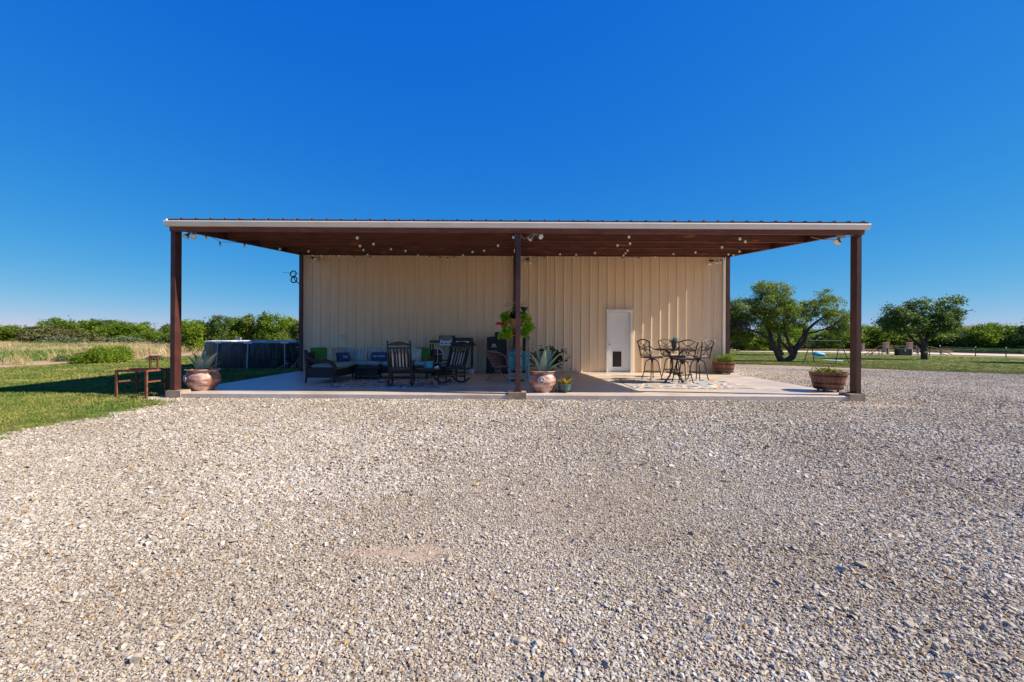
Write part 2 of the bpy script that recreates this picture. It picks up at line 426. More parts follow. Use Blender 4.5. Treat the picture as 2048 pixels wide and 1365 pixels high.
def wob(t): return .10 * math.sin(1.9 * t) + .07 * math.sin(4.3 * t + 1) + .05 * math.sin(9.1 * t + 2)
def lawn_right_edge(y):
    e = -6.98 + wob(y)
    if y > 9.2: e = min(e, -6.98 - .95 * sstep(9.2, 9.8, y) + wob(y) * .6)
    return float(e)
def lawn_l(u, v):
    y = 1.0 + 49 * v; xr = lawn_right_edge(y); xl = -19.8 + .5 * math.sin(y * .5) + wob(y * 2)
    if y > 18: xr = min(xr, -7.6)
    x = xl + (xr - xl) * u; return gz(x, y, .015)
o = obj('lawn', sheet('lawn', lawn_l, 50, 220, M_LAWN)); tag(o, 'mown lawn left of the patio', 'lawn', None, 'structure')
eA, eB = gpt(1458, 727.5), gpt(2048, 750)
ed = Vector((eB.x - eA.x, eB.y - eA.y, 0)).normalized(); en = Vector((-ed.y, ed.x, 0))
if en.y < 0: en = -en
def lawn_r(u, v):
    s = -14 + 46 * u; d = wob(s) * .8 + 46 * v ** 1.5
    p = eA + ed * s + en * d; return gz(p.x, p.y, .016)
o = obj('lawn', sheet('lawn_far', lawn_r, 120, 90, M_LAWN)); tag(o, 'lawn with swing set and trees right of the patio', 'lawn', None, 'structure')
def road_edges(pxs, ya, yb): return [(gpt(px, a), gpt(px, b)) for px, a, b in zip(pxs, ya, yb)]
rd = road_edges([1480, 1640, 1720, 1850, 1950, 2048, 2200, 2500], [703.5, 705.2, 706.8, 709, 711.3, 714, 719, 732], [701.5, 702.6, 703.6, 705.8, 708, 710.6, 715, 726])
def rfn(u, v):
    t = u * (len(rd) - 1); i = min(int(t), len(rd) - 2); f = t - i
    a = rd[i][0].lerp(rd[i + 1][0], f); b = rd[i][1].lerp(rd[i + 1][1], f); p = a.lerp(b, v)
    return gz(p.x, p.y, .03)
o = obj('road', sheet('road', rfn, 70, 4, M_ROAD)); tag(o, 'pale caliche road beyond the right lawn', 'road', None, 'structure')

# concrete patio
def conc_mat():
    m, n, l, b = nodes_of('stained_patio_concrete')
    tc = n.new('ShaderNodeTexCoord'); nz = n.new('ShaderNodeTexNoise'); nz.inputs['Scale'].default_value = 1.1; nz.inputs['Detail'].default_value = 9; nz.inputs['Roughness'].default_value = .7
    mp = n.new('ShaderNodeMapping'); mp.inputs['Scale'].default_value = (.7, 1.6, 1); l.new(tc.outputs['Object'], mp.inputs[0]); l.new(mp.outputs[0], nz.inputs['Vector'])
    rp = ramp(n, [(.33, (.46, .37, .29)), (.5, (.57, .475, .385)), (.68, (.66, .565, .465))]); l.new(nz.outputs['Fac'], rp.inputs[0]); l.new(rp.outputs[0], b.inputs['Base Color'])
    r2 = ramp(n, [(.3, (.28, .28, .28)), (.7, (.5, .5, .5))]); l.new(nz.outputs['Fac'], r2.inputs[0]); l.new(r2.outputs[0], b.inputs['Roughness'])
    n2 = n.new('ShaderNodeTexNoise'); n2.inputs['Scale'].default_value = 12; n2.inputs['Detail'].default_value = 4
    l.new(tc.outputs['Object'], n2.inputs['Vector'])
    bp = n.new('ShaderNodeBump'); bp.inputs['Strength'].default_value = .25; bp.inputs['Distance'].default_value = .02
    l.new(n2.outputs['Fac'], bp.inputs['Height']); l.new(bp.outputs[0], b.inputs['Normal'])
    b.inputs['Specular IOR Level'].default_value = .4
    return m
M_SLAB = conc_mat()
SX0, SX1, SY0, SY1 = -7.43, 7.56, 9.98, 16.36
b = MB()
cr = 0.012
prof = [(SY0, -.1), (SY0, SLAB - cr), (SY0 + cr, SLAB), (SY1, SLAB), (SY1, -.1)]
b.prism([(SX0, y, z) for y, z in prof][::-1], (SX0, 0, 0), (SX1, 0, 0))
o = b.build('patio', M_SLAB); tag(o, 'stained concrete patio slab', 'patio', None, 'structure')

# ------------------------------------------------------------------ metal building
WY = 16.30; WX0, WX1 = -7.29, 7.40
bld = thing('metal_building', 'tan ribbed metal shop building behind the covered patio', 'building', (0, WY, 0))
def rib_profile(w, pitch=.305, hgt=.034):
    """R-panel cross-section along x: tall ribs with two low ribs between"""
    pts = []; n = int(round(w / pitch))
    for k in range(n):
        x = k * pitch
        pts += [(x, 0), (x + .085, 0), (x + .097, .004), (x + .117, .004), (x + .129, 0), (x + .160, 0), (x + .172, .004), (x + .192, .004), (x + .204, 0), (x + .232, 0), (x + .250, hgt), (x + .278, hgt), (x + .296, 0)]
    pts.append((n * pitch, 0)); return pts
PW = .915
def wall_sheet(name, z0, z1):
    b = MB(); pr = rib_profile(PW); n = len(pr)
    b.add([(x, -d, z0) for x, d in pr] + [(x, -d, z1) for x, d in pr], [(i, i + 1, n + i + 1, n + i) for i in range(n - 1)])
    return b.mesh(name, M_WALL)
DX0, DX1, DZ1 = P(1212, 700, WY).x, P(1263.5, 700, WY).x, P(1238, 621.5, WY).z
full = wall_sheet('wall_panel', SLAB + .005, 4.5); short = wall_sheet('wall_panel', DZ1 - .02, 4.5)
k = 0; x = WX0
while x < WX1 - .05:
    w = min(PW, WX1 - x)
    if x < DX1 and x + PW > DX0:          # sheets cut round the door opening
        bb = MB(); pr = rib_profile(PW); 
        def strip(xa, xb, z0, z1):
            def dep(q):
                for (x0, d0), (x1, d1) in zip(pr[:-1], pr[1:]):
                    if x0 <= q <= x1: return d0 + (d1 - d0) * ((q - x0) / (x1 - x0) if x1 > x0 else 0)
                return 0
            xs = [xa] + [p[0] for p in pr if xa < p[0] < xb] + [xb]; n = len(xs)
            bb.add([(q, -dep(q), z0) for q in xs] + [(q, -dep(q), z1) for q in xs], [(i, i + 1, n + i + 1, n + i) for i in range(n - 1)])
        if DX0 > x: strip(0, min(PW, DX0 - x), SLAB + .005, 4.5)
        if DX1 < x + PW: strip(max(0, DX1 - x), PW, SLAB + .005, 4.5)
        strip(max(0, DX0 - x), min(PW, DX1 - x), DZ1 - .01, 4.5)
        o = bb.build('wall_panel', M_WALL, bld)
    else: o = obj('wall_panel', full, bld)
    o.location = (x, 0, 0)
    if w < PW - .01: o.scale = (w / PW, 1, 1)
    x += PW; k += 1
b = MB(); b.box((WX0 - .02, .02, 2.33), (.11, .13, 4.4)); b.build('corner_trim', M_TRIM, bld)
b = MB(); b.box((WX1 + .015, .02, 2.33), (.11, .13, 4.4)); b.build('corner_trim', M_TRIM, bld)
BD = 14.0; RY = BD / 2; RZ = 4.5 + .083 * RY
for xs, nm in ((WX0, 'side_wall'), (WX1, 'side_wall')):
    b = MB(); s = 1 if xs > 0 else -1
    b.prism([(xs - s * .03, .1, 0), (xs - s * .03, BD, 0), (xs - s * .03, BD, 4.5), (xs - s * .03, RY, RZ - .03), (xs - s * .03, .1, 4.5)], (0, 0, 0), (s * .04, 0, 0)); b.build(nm, M_WALL, bld)
b = MB(); b.box(((WX0 + WX1) / 2, BD, 2.25), (WX1 - WX0, .05, 4.5)); b.build('back_wall', M_WALL, bld)
b = MB(); b.box(((WX0 + WX1) / 2, .25, 2.2), (WX1 - WX0 - .2, .04, 4.3)); b.build('inner_liner', M_GREY, bld)
b = MB()
b.prism([(WX0 - .1, .35, 4.56), (WX0 - .1, RY, RZ), (WX0 - .1, BD + .2, 4.5), (WX0 - .1, BD + .2, 4.55), (WX0 - .1, RY, RZ + .05), (WX0 - .1, .35, 4.61)], (0, 0, 0), (WX1 - WX0 + .2, 0, 0)); b.build('roof', M_ROOFTOP, bld)
# door
dr = MB(); dw = DX1 - DX0; fr = .065
dr.box((DX0 + fr / 2, -.02, (SLAB + DZ1) / 2), (fr, .16, DZ1 - SLAB)); dr.box((DX1 - fr / 2, -.02, (SLAB + DZ1) / 2), (fr, .16, DZ1 - SLAB)); dr.box(((DX0 + DX1) / 2, -.022, DZ1 - fr / 2), (dw - 2 * fr, .156, fr))
dr.box(((DX0 + DX1) / 2, -.05, DZ1 + .018), (dw + .05, .16, .03))
dfr = dr.build('door_frame', M_WHITE, bld)
ddx0, ddx1 = DX0 + fr + .004, DX1 - fr - .004
pa, pb = P(1224.5, 735, WY), P(1244.5, 702.5, WY)
b = MB()      # leaf with the hole for the pet flap
def rect(x0, x1, z0, z1): b.box(((x0 + x1) / 2, .075, (z0 + z1) / 2), (x1 - x0, .045, z1 - z0))
rect(ddx0, ddx1, pb.z, DZ1 - fr - .005); rect(ddx0, ddx1, SLAB + .015, pa.z); rect(ddx0, pa.x, pa.z, pb.z); rect(pb.x, ddx1, pa.z, pb.z)
door = b.build('door', M_DOOR, bld); 
b = MB(); b.tube([(ddx0 + .05, .05, 1.07), (ddx0 + .05, -.005, 1.07)], .012, 10); b.ball((ddx0 + .05, -.02, 1.07), .03); b.lathe([(.035, 0), (.035, .01)], 14, (ddx0 + .05, .045, 1.065)); b.build('door_knob', M_STEEL, door, True)
b = MB(); t = .03
for (cx, cz, w, h) in (((pa.x + pb.x) / 2, pb.z, pb.x - pa.x + t, t), ((pa.x + pb.x) / 2, pa.z, pb.x - pa.x + t, t), (pa.x, (pa.z + pb.z) / 2, t, pb.z - pa.z - t), (pb.x, (pa.z + pb.z) / 2, t, pb.z - pa.z - t)): b.box((cx, .045, cz), (w, .03, h))
b.build('pet_door_frame', M_WHITE, door)
b = MB(); b.box(((pa.x + pb.x) / 2, .085, (pa.z + pb.z) / 2), (pb.x - pa.x - .01, .008, pb.z - pa.z - .01)); b.build('pet_door_flap', mat('smoked_vinyl', (.03, .022, .02), rough=.25), door)
b = MB(); b.box(((DX0 + DX1) / 2, .02, SLAB + .007), (dw - 2 * fr, .14, .014)); b.build('threshold', M_STEEL, bld)

# ------------------------------------------------------------------ patio cover
cov = thing('patio_cover', 'brown steel lean-to patio cover with cream gutter', 'patio cover', (0, 10.05, SLAB))
cov.location.z = 0; cov.location.y = 0
SL = .081
def und(Y): return 3.64 + SL * (Y - 10.2)      # underside line of rafters and purlins
PD = .205                                       # purlin depth
RXL, RXR, EY = -7.40, 7.60, 10.0
fx = [-7.338, .13, 7.50]; rx = [-7.345, .085, 7.505]
for i, x in enumerate(fx):      # front posts stand on small concrete footings
    b = MB(); zt = und(10.05); z0 = SLAB + .05
    b.box((x, 10.15, (z0 + zt) / 2 + .05), (.10, .20, zt - z0 + .1)); o = b.build('post', M_RUSTBROWN, cov)
    bb = MB(); bb.box((x, 10.15, z0 + .008), (.17, .27, .012)); bb.build('base_plate', M_RUSTBROWN, o)
    b = MB(); fa, fb = ((-7.415, -7.10), (-.075, .312), (7.24, 7.572))[i]
    b.box(((fa + fb) / 2, 10.13, (SLAB + .05) / 2 - .04), (fb - fa, .34, SLAB + .13)); b.build('footing', M_CONC, cov)
for i, x in enumerate(rx):
    b = MB(); zt = und(16.15); b.box((x, 16.13 + .05, (SLAB + zt) / 2 + .05), (.10, .11, zt - SLAB + .1)); b.build('post', M_RUSTBROWN, cov)
def zbeam(x0, x1, Y, zb, h, nm, m):   # C-section lying along x, open to the back
    b = MB(); t = .006; fl = .065
    b.box(((x0 + x1) / 2, Y, zb + h / 2), (x1 - x0, t, h)); sg = 1 if nm == 'eave_beam' else -1; b.box(((x0 + x1) / 2, Y + sg * fl / 2, zb + t / 2 + .0015), (x1 - x0 - .004, fl, t)); b.box(((x0 + x1) / 2, Y + sg * fl / 2, zb + h - t / 2 - .0015), (x1 - x0 - .004, fl, t))
    return b.build(nm, m, cov)
for Y in (11.87, 13.42, 15.05, 16.02):
    for a, c in ((rx[0] + .055, rx[1] - .035), (rx[1] + .135, rx[2] - .055)): zbeam(a, c, Y, und(Y), PD, 'purlin', M_PURLIN)
zbeam(RXL + .03, RXR - .03, 9.995, und(10.0) - .045, PD + .02, 'eave_beam', M_PURLIN)
for i, x in enumerate(fx):
    b = MB(); y0, y1 = 10.03, 16.22; t = .09
    b.prism([(x - t / 2, y0, und(y0) + .012), (x - t / 2, y1, und(y1) + .012), (x - t / 2, y1, und(y1) + PD - .01), (x - t / 2, y0, und(y0) + PD - .01)][::-1], (0, 0, 0), (t, 0, 0)); b.build('rafter', M_RUSTBROWN, cov)
M_DECK = mat('roof_deck_steel', (.60, .57, .52), (.68, .64, .58), rough=.55, scale=3)
npan = 16; pw = (RXR - RXL) / npan; pr = [(x * pw / .915, d) for x, d in rib_profile(.915, .305, .038)]
b = MB(); y0, y1 = EY - .02, 16.26
def rz(y): return und(y) + PD + .004
n = len(pr)
b.add([(x, y0, rz(y0) + d) for x, d in pr] + [(x, y1, rz(y1) + d) for x, d in pr] + [(x, y0, rz(y0) + d + .003) for x, d in pr] + [(x, y1, rz(y1) + d + .003) for x, d in pr],
      [(n + i, n + i + 1, i + 1, i) for i in range(n - 1)] + [(2 * n + i, 2 * n + i + 1, 3 * n + i + 1, 3 * n + i) for i in range(n - 1)] + [(i, i + 1, 2 * n + i + 1, 2 * n + i) for i in range(n - 1)])
pme = b.mesh('roof_panel', M_DECK); pme.materials.append(mat('brown_roof_paint', (.075, .03, .026), (.10, .04, .034), rough=.4, scale=3))
pme.polygons.foreach_set('material_index', [0] * (n - 1) + [1] * (2 * (n - 1)))
for k in range(npan): obj('roof_panel', pme, cov, (RXL + k * pw, 0, 0))
# eave flashing (dark) behind the gutter lip, gutter, rake trims
zg = rz(EY)
b = MB(); b.box(((RXL + RXR) / 2, EY - .012, zg - .012), (RXR - RXL, .008, .055)); b.build('eave_flashing', M_RUSTBROWN, cov)
gp = [(EY - .02, zg - .045), (EY - .125, zg - .045), (EY - .13, zg - .065), (EY - .115, zg - .085), (EY - .105, zg - .125), (EY - .085, zg - .155), (EY - .02, zg - .155)]
for a, c in ((RXL - .02, -3.7), (-3.698, 2.1), (2.102, RXR + .02)):
    b = MB(); b.prism([(a, y, z) for y, z in gp], (a, 0, 0), (c, 0, 0)); b.build('gutter', M_GUTTER, cov)
for x in (RXL - .03, RXR + .03):
    b = MB(); b.prism([(x - .012, EY - .03, zg - .15), (x - .012, 16.2, rz(16.2) - .15), (x - .012, 16.2, rz(16.2) + .012), (x - .012, EY - .03, zg + .012)][::-1], (0, 0, 0), (.018, 0, 0)); b.build('rake_trim', M_GUTTER if x < 0 else M_RUSTBROWN, cov)

# ------------------------------------------------------------------ wall fittings
def wallbox(px, py, w, h, name, label, cat, m=M_WHITE, sockets=False):
    p = P(px, py, WY - .05); t = thing(name, label, cat, p)
    b = MB(); b.box((0, -.012, 0), (w, .05, h)); c = b.build('cover', m, t)
    if sockets:
        for dz in (-.03, .03):
            b = MB(); b.box((0, -.039, dz), (.04, .006, .03)); b.build('socket', M_BLACK, c)
    else:
        b = MB(); b.box((0, -.0385, 0), (w * .6, .006, h * .6)); b.build('lid', M_GREY, c)
wallbox(683, 673.5, .12, .14, 'wall_outlet', 'white wall outlet above the left end of the sofa', 'outlet', M_WHITE, True)
wallbox(1058.5, 661, .12, .16, 'junction_box', 'white junction box on the wall beside the hanging basket', 'junction box')
wallbox(1057.5, 676.5, .09, .13, 'wall_outlet', 'small grey outlet low on the wall behind the hanging basket', 'outlet', M_GREY, True)
t = thing('conduit', 'white conduit running down the wall to a switch box near the right corner', 'conduit', P(1429, 682, WY - .06))
zt = P(1433, 535, WY).z; b = MB(); b.tube([(.05, 0, zt - t.location.z), (0, 0, .05)], .014, 8); b.build('pipe', M_WHITE, t, True)
b = MB(); b.box((0, -.01, 0), (.07, .05, .11)); b.build('switch_box', M_WHITE, t)

def floodlight(name, label, loc, heads, m_body, plate=True):
    t = thing(name, label, 'floodlight', loc)
    b = MB(); b.box((0, 0, 0), (.13, .09, .05)); b.build('junction_box', M_GREY if plate else M_BLACK, t)
    for d in heads:
        d = Vector(d).normalized(); q = Vector((0, 0, 1)).rotation_difference(d).to_matrix().to_4x4(); q.translation = Vector((.04 * (1 if d.x > 0 else -1), 0, -.03))
        b = MB(q); b.lathe([(.022, 0), (.026, .05), (.03, .07), (.055, .12), (.062, .15)], 18, capt=False); hd = b.build('lamp_head', m_body, t, True)
        b = MB(q); b.lathe([(.060, .146), (.045, .158), (.02, .164), (.002, .165)], 18, capb=False); b.build('lens', M_GLASS, hd, True)
    return t
floodlight('floodlight', 'twin floodlight under the gutter at the left corner post', P(384, 463, 10.2), [(-.25, -.5, -.7), (.35, -.55, -.7)], M_STEEL)
floodlight('floodlight', 'twin floodlight under the beam beside the centre post', P(1071, 467, 10.2), [(-.5, -.1, -.6), (.55, -.75, -.5)], M_STEEL)
floodlight('floodlight', 'twin floodlight under the gutter at the right corner post', P(1682, 473, 10.2), [(-.8, -.3, -.75), (-.25, -.2, -.8)], M_STEEL)
floodlight('floodlight', 'twin floodlight high on the wall at the left corner', P(627, 516, WY - .1), [(.5, -.8, -.25), (.1, -.5, -.8)], M_WHITE, False)
floodlight('floodlight', 'twin floodlight high on the wall behind the centre post', P(1055, 519, WY - .1), [(-.35, -.5, -.75), (.35, -.5, -.75)], M_WHITE, False)
floodlight('floodlight', 'twin floodlight high on the wall at the right corner', P(1423, 522, WY - .1), [(-.35, -.5, -.75), (.9, -.5, -.45)], M_WHITE, False)
def cable(name, label, pts, r=.008, m=M_CORD):
    b = MB(); P3 = []
    for a, c in zip(pts[:-1], pts[1:]):
        for k in range(6):
            f = k / 6; q = a.lerp(c, f); q = q + Vector((0, 0, -.16 * (c - a).length * f * (1 - f))); P3.append(q)
    P3.append(pts[-1]); b.tube(P3, r, 6); return tag(b.build(name, m, None, True), label, 'cable')
cable('power_cable', 'tan cable looping from the centre post to its floodlight', [P(1034, 463, 10.0), P(1049, 479, 10.3), P(1056, 473, 10.25), P(1066, 468, 10.2)])
cable('power_cable', 'tan cable running along the rafter to the right floodlight', [P(1622, 474, 10.6), P(1650, 480, 10.4), P(1690, 475, 10.2), P(1716, 467, 10.0)])
cable('power_cable', 'tan cable running from the left gutter corner to its floodlight', [P(345, 456, 9.97), P(366, 463, 10.2), P(384, 462, 10.2), P(412, 459, 10.2), P(440, 464, 10.8)], .006)

# string lights
def sy(py): return min(16.0, max(10.15, 1246.0 / (597.0 - py)))
strands = [
 ('leftmost strand of string lights, from the left corner post to the wall', [(366, 461), (412, 474), (440, 488), (489, 491), (560, 496), (617, 501), (666, 511), (708, 516), (741, 517)]),
 ('short strand of string lights rising from the wall to the front beam left of centre', [(741, 517), (735, 508), (727, 498), (720, 489), (714.5, 472)]),
 ('long sagging strand of string lights between left front beam and the centre post', [(714.5, 468), (747, 485), (782, 496), (811, 500), (836, 509), (859, 516), (880, 518), (895, 519), (909, 517.5), (926, 509), (945, 502), (968, 499.5), (996, 488.5), (1027, 471)]),
 ('strand of string lights sweeping from the wall to the front beam right of centre', [(1052, 520), (1089, 518), (1120, 507), (1152, 508), (1190, 504.5), (1235, 488), (1258, 470)]),
 ('short strand of string lights dropping from the front beam to the wall right of centre', [(1262, 468), (1260, 484), (1255, 499), (1251, 505), (1247, 509.5), (1244, 519)]),
 ('strand of string lights from the wall above the door up to the right front beam', [(1244, 519), (1278, 519), (1311, 513.5), (1347, 506.5), (1391, 503), (1444, 492), (1480, 474)]),
 ('short strand of string lights falling to the right wall corner', [(1493, 474), (1491, 480), (1479, 501), (1467, 509), (1457, 507), (1449, 519), (1441, 524), (1434, 525)]),
]
bm_ = MB(); bm_.lathe([(.014, -.055), (.027, -.075), (.03, -.095), (.022, -.115), (.006, -.124)], 12, capb=True); bulb_me = bm_.mesh('bulb', M_GLASS, True)
bm_ = MB(); bm_.lathe([(.015, .0), (.018, -.02), (.017, -.056)], 10); sock_me = bm_.mesh('socket', M_BLACK, True)
for lab, pts in strands:
    W = [P(x, y - 4, sy(y)) for x, y in pts]
    t = thing('string_lights', lab, 'string lights', W[0], 0, 'string lights under the patio roof')
    b = MB(Matrix.Translation(-W[0])); path = []
    for a, c in zip(W[:-1], W[1:]):
        for k in range(4):
            f = k / 4; path.append(a.lerp(c, f) + Vector((0, 0, .03 * f * (1 - f) * (c - a).length)))
    path.append(W[-1]); b.tube(path, .005, 5); b.build('wire', M_BLACK, t)
    for p in W[1:]:
        o = obj('bulb', bulb_me, t, p - W[0]); obj('socket', sock_me, o)

# loop antenna on the left outer wall
c1, c2 = P(586.5, 548, 16.9), P(588, 560, 16.9)
t = thing('loop_antenna', 'black two-loop antenna on the left side of the building', 'antenna', c2)
for c in (c1, c2):
    b = MB(Matrix.Translation(-c2)); b.tube([c + Vector((.105 * math.cos(a), .03 * math.sin(a), .105 * math.sin(a))) for a in [2 * math.pi * k / 28 for k in range(28)]], .022, 8, True); b.build('loop', M_BLACK, t, True)
b = MB(Matrix.Translation(-c2)); b.tube([P(566, 545.5, 16.9), P(599, 547.5, 16.9)], .006, 6); b.build('rod', M_BLACK, t)
b = MB(Matrix.Translation(-c2)); b.tube([(c1 + c2) / 2, c2 + Vector((.03, .03, -.02)), P(594, 565, 16.9), P(599, 568, 16.9), Vector((WX0, 16.9, P(599, 568, 16.9).z))], .018, 8); b.build('mast_arm', M_BLACK, t, True)
# ------------------------------------------------------------------ loose gravel stones
M_STONE = inst_mat('limestone_chip', [(0, (.15, .11, .075)), (.05, (.26, .21, .16)), (.15, (.38, .325, .25)), (.4, (.45, .40, .325)), (.68, (.525, .48, .405)), (.86, (.60, .56, .49)), (.93, (.45, .33, .19)), (.965, (.40, .25, .12)), (1, (.32, .33, .34))], .9, (.6, (.80, .775, .745), (.97, .97, .985)), 90)
def stone_mesh(i):
    bm = bmesh.new(); r = random.Random(100 + i)
    for _ in range(13):
        d = Vector((r.gauss(0, 1), r.gauss(0, 1), r.gauss(0, 1))).normalized() * r.uniform(.8, 1)
        bm.verts.new((d.x * .60, d.y * r.uniform(.40, .50), d.z * .27))
    res = bmesh.ops.convex_hull(bm, input=bm.verts)
    bmesh.ops.delete(bm, geom=[g_ for g_ in res['geom_interior'] if isinstance(g_, bmesh.types.BMVert)], context='VERTS')
    me = bpy.data.meshes.new('stone_chip'); bm.to_mesh(me); bm.free(); me.materials.append(M_STONE); return me
stones = src_col('stone_sources', [stone_mesh(i) for i in range(14)])
patches = [(gpt(800, 1108), .42, .16), (gpt(30, 1120), .25, .1), (gpt(1090, 1012), .2, .1), (gpt(1760, 812), .9, .3), (gpt(330, 806), .9, .3), (gpt(1040, 800), .5, .15), (gpt(600, 1010), .5, .12)]
PT = []; SZ = []
ya = 1.45
while ya < 29:
    s = max(.0145, .0039 * ya); yb = ya + s
    hw = 1.28 * ya + .5
    for layer in range(2 if ya < 7.5 else 1):
        n = int(2 * hw / s); xs = -hw + (np.arange(n) + rng.random(n)) * s; ys = ya + rng.random(n) * s
        lowf = .5 + .25 * np.sin(xs * .9 + 1.3 * np.sin(ys * .7)) * np.sin(ys * 1.1 + .6 * np.sin(xs * .8)) + .25 * np.sin(xs * .35 - ys * .55 + 2 * np.sin(xs * .3))
        sz = s * 1.0 * np.exp(rng.normal(0, .40, n)) * (1.05 if layer == 0 else .8) * (.72 + .55 * lowf)
        sz = np.where(rng.random(n) < .010, sz * 2.0, sz); sz = np.clip(sz, .008, .07)
        PT.append(np.stack([xs, ys, np.full(n, float(layer))], 1)); SZ.append(sz)
    ya = yb
PT = np.concatenate(PT); SZ = np.concatenate(SZ)
X, Y = PT[:, 0], PT[:, 1]
keep = np.ones(len(X), bool)
le = np.array([lawn_right_edge(y) for y in np.linspace(0, 27, 900)])
keep &= X > np.interp(Y, np.linspace(0, 27, 900), le) - .25 * rng.random(len(X)) ** 2
keep &= ~((X > SX0 - .01) & (X < SX1 + .01) & (Y > SY0 - .03))
keep &= ~((Y > 9.8) & (X < -8.3)); keep &= ~((Y > 16.2) & (X < 7.6))
keep &= ~(((X - eA.x) * en.x + (Y - eA.y) * en.y) > .1)
for p, ax, ay in patches:
    d = ((X - p.x) / ax) ** 2 + ((Y - p.y) / ay) ** 2
    keep &= ~((d < 1 + .5 * np.sin(X * 23) * np.sin(Y * 31)) & (rng.random(len(X)) < .22 + .5 * np.exp(-d * 1.2)))
X, Y, L, SZ = X[keep], Y[keep], PT[keep, 2], SZ[keep]
Z = hfun(X, Y) + SZ * .05 + L * SZ * .16
rot = np.stack([rng.normal(0, .30, len(X)), rng.normal(0, .30, len(X)), rng.random(len(X)) * 6.283], 1)
scl = SZ[:, None] * rng.uniform(.8, 1.2, (len(X), 3))
scatter('gravel_stones', np.stack([X, Y, Z], 1), scl, rot, stones, 'loose crushed limestone stones covering the yard', 'gravel')
print('stones', len(X))
M_SOILP = mat('bare_yard_soil', (.30, .215, .145), (.42, .32, .23), rough=1, scale=22, bump=.4, bscale=40)
for (p, ax, ay), lb in zip([patches[0], patches[3], patches[4], patches[5]], ('left of centre in the foreground gravel', 'beside the right corner post', 'at the lawn corner by the left post', 'in front of the centre footing')):
    ax, ay = ax * .8, ay * .8; V = [gz(p.x, p.y, .002)]; n = 40
    for k in range(n):
        a = 6.2832 * k / n; w = .92 + .16 * math.sin(3 * a + p.x) + .10 * math.sin(7 * a); V.append(gz(p.x + ax * w * math.cos(a), min(p.y + ay * w * math.sin(a), SY0 - .02), .001))
    tag(obj('bare_soil', npmesh('bare_soil', V, [(0, 1 + k, 1 + (k + 1) % n) for k in range(n)], M_SOILP)), 'bare soil patch ' + lb, 'soil', None, 'structure')

# ------------------------------------------------------------------ grass
def tuft_mesh(name, m, seed, nb, spread, hgt, wid, lean):
    r = np.random.default_rng(seed); V = []; F = []
    for k in range(nb):
        a = r.random() * 6.283; rad = spread * math.sqrt(r.random()); bx, by = rad * math.cos(a), rad * math.sin(a)
        h = hgt * r.uniform(.55, 1.1); d = r.random() * 6.283; ln = lean * r.uniform(.2, 1.2) * h; w = wid * r.uniform(.7, 1.2); q = r.random() * 3.14
        wx, wy = math.cos(q) * w / 2, math.sin(q) * w / 2; o = len(V)
        mx, my = bx + math.cos(d) * ln * .35, by + math.sin(d) * ln * .35
        V += [(bx - wx, by - wy, 0), (bx + wx, by + wy, 0), (mx + wx * .8, my + wy * .8, h * .6), (mx - wx * .8, my - wy * .8, h * .6), (bx + math.cos(d) * ln, by + math.sin(d) * ln, h)]
        F += [(o, o + 1, o + 2, o + 3), (o + 3, o + 2, o + 4, o + 4)]
    me = bpy.data.meshes.new(name); me.from_pydata(V, [], [f if f[2] != f[3] else f[:3] for f in F]); me.materials.append(m); return me
M_TURFBLADE = inst_mat('turf_blade', [(0, (.088, .145, .025)), (.35, (.128, .19, .035)), (.7, (.19, .235, .053)), (.9, (.31, .265, .105)), (1, (.37, .30, .14))], .8, (.5, (.62, .80, .55), (1.45, 1.16, 1.15)))
turf = src_col('turf_sources', [tuft_mesh('turf_tuft', M_TURFBLADE, 20 + i, 16, .055, .042, .0055, 1.0) for i in range(6)])
P_, S_ = [], []
ya = 2.0
while ya < 34:
    s = max(.05, .0082 * ya); xr0, xl0 = lawn_right_edge(ya), max(-19.8, -1.25 * ya - 1.0)
    if ya > 18: xr0 = min(xr0, -7.7)
    if xr0 > xl0:
        n = int((xr0 - xl0) / s * 1.15); xs = xl0 + rng.random(n) * (xr0 - xl0) + rng.normal(0, .03, n); ys = ya + rng.random(n) * s
        P_.append(np.stack([xs, ys, hfun(xs, ys) + .012], 1)); S_.append(s / .05 * rng.uniform(.75, 1.25, n))
    ya += s
P_ = np.concatenate(P_); S_ = np.concatenate(S_)
# a few stray tufts creeping into the gravel along the edge
m_ = 900; ys = rng.uniform(3, 9.6, m_); xs = np.array([lawn_right_edge(y) for y in ys]) + rng.exponential(.10, m_)
P_ = np.concatenate([P_, np.stack([xs, ys, hfun(xs, ys) + .005], 1)]); S_ = np.concatenate([S_, rng.uniform(.6, 1.0, m_)])
S3 = np.stack([S_, S_, np.clip(S_, .7, 1.6) * rng.uniform(.7, 1.15, len(S_))], 1)
scatter('lawn_grass', P_, S3, np.stack([0 * S_, 0 * S_, rng.random(len(S_)) * 6.283], 1), turf, 'short mown grass blades of the left lawn', 'grass')
# right lawn
n = 26000; ss = -10 + 42 * rng.random(n); dd = 40 * rng.random(n) ** 2.0 + np.array([wob(q) for q in ss]) * .8
xs = eA.x + ed.x * ss + en.x * dd; ys = eA.y + ed.y * ss + en.y * dd
sz = rng.uniform(1.6, 3.0, n); scatter('lawn_grass', np.stack([xs, ys, hfun(xs, ys) + .012], 1), np.stack([sz, sz, np.clip(sz * .45, .8, 1.6)], 1), np.stack([0 * sz, 0 * sz, rng.random(n) * 6.283], 1), turf, 'short mown grass blades of the right lawn', 'grass')
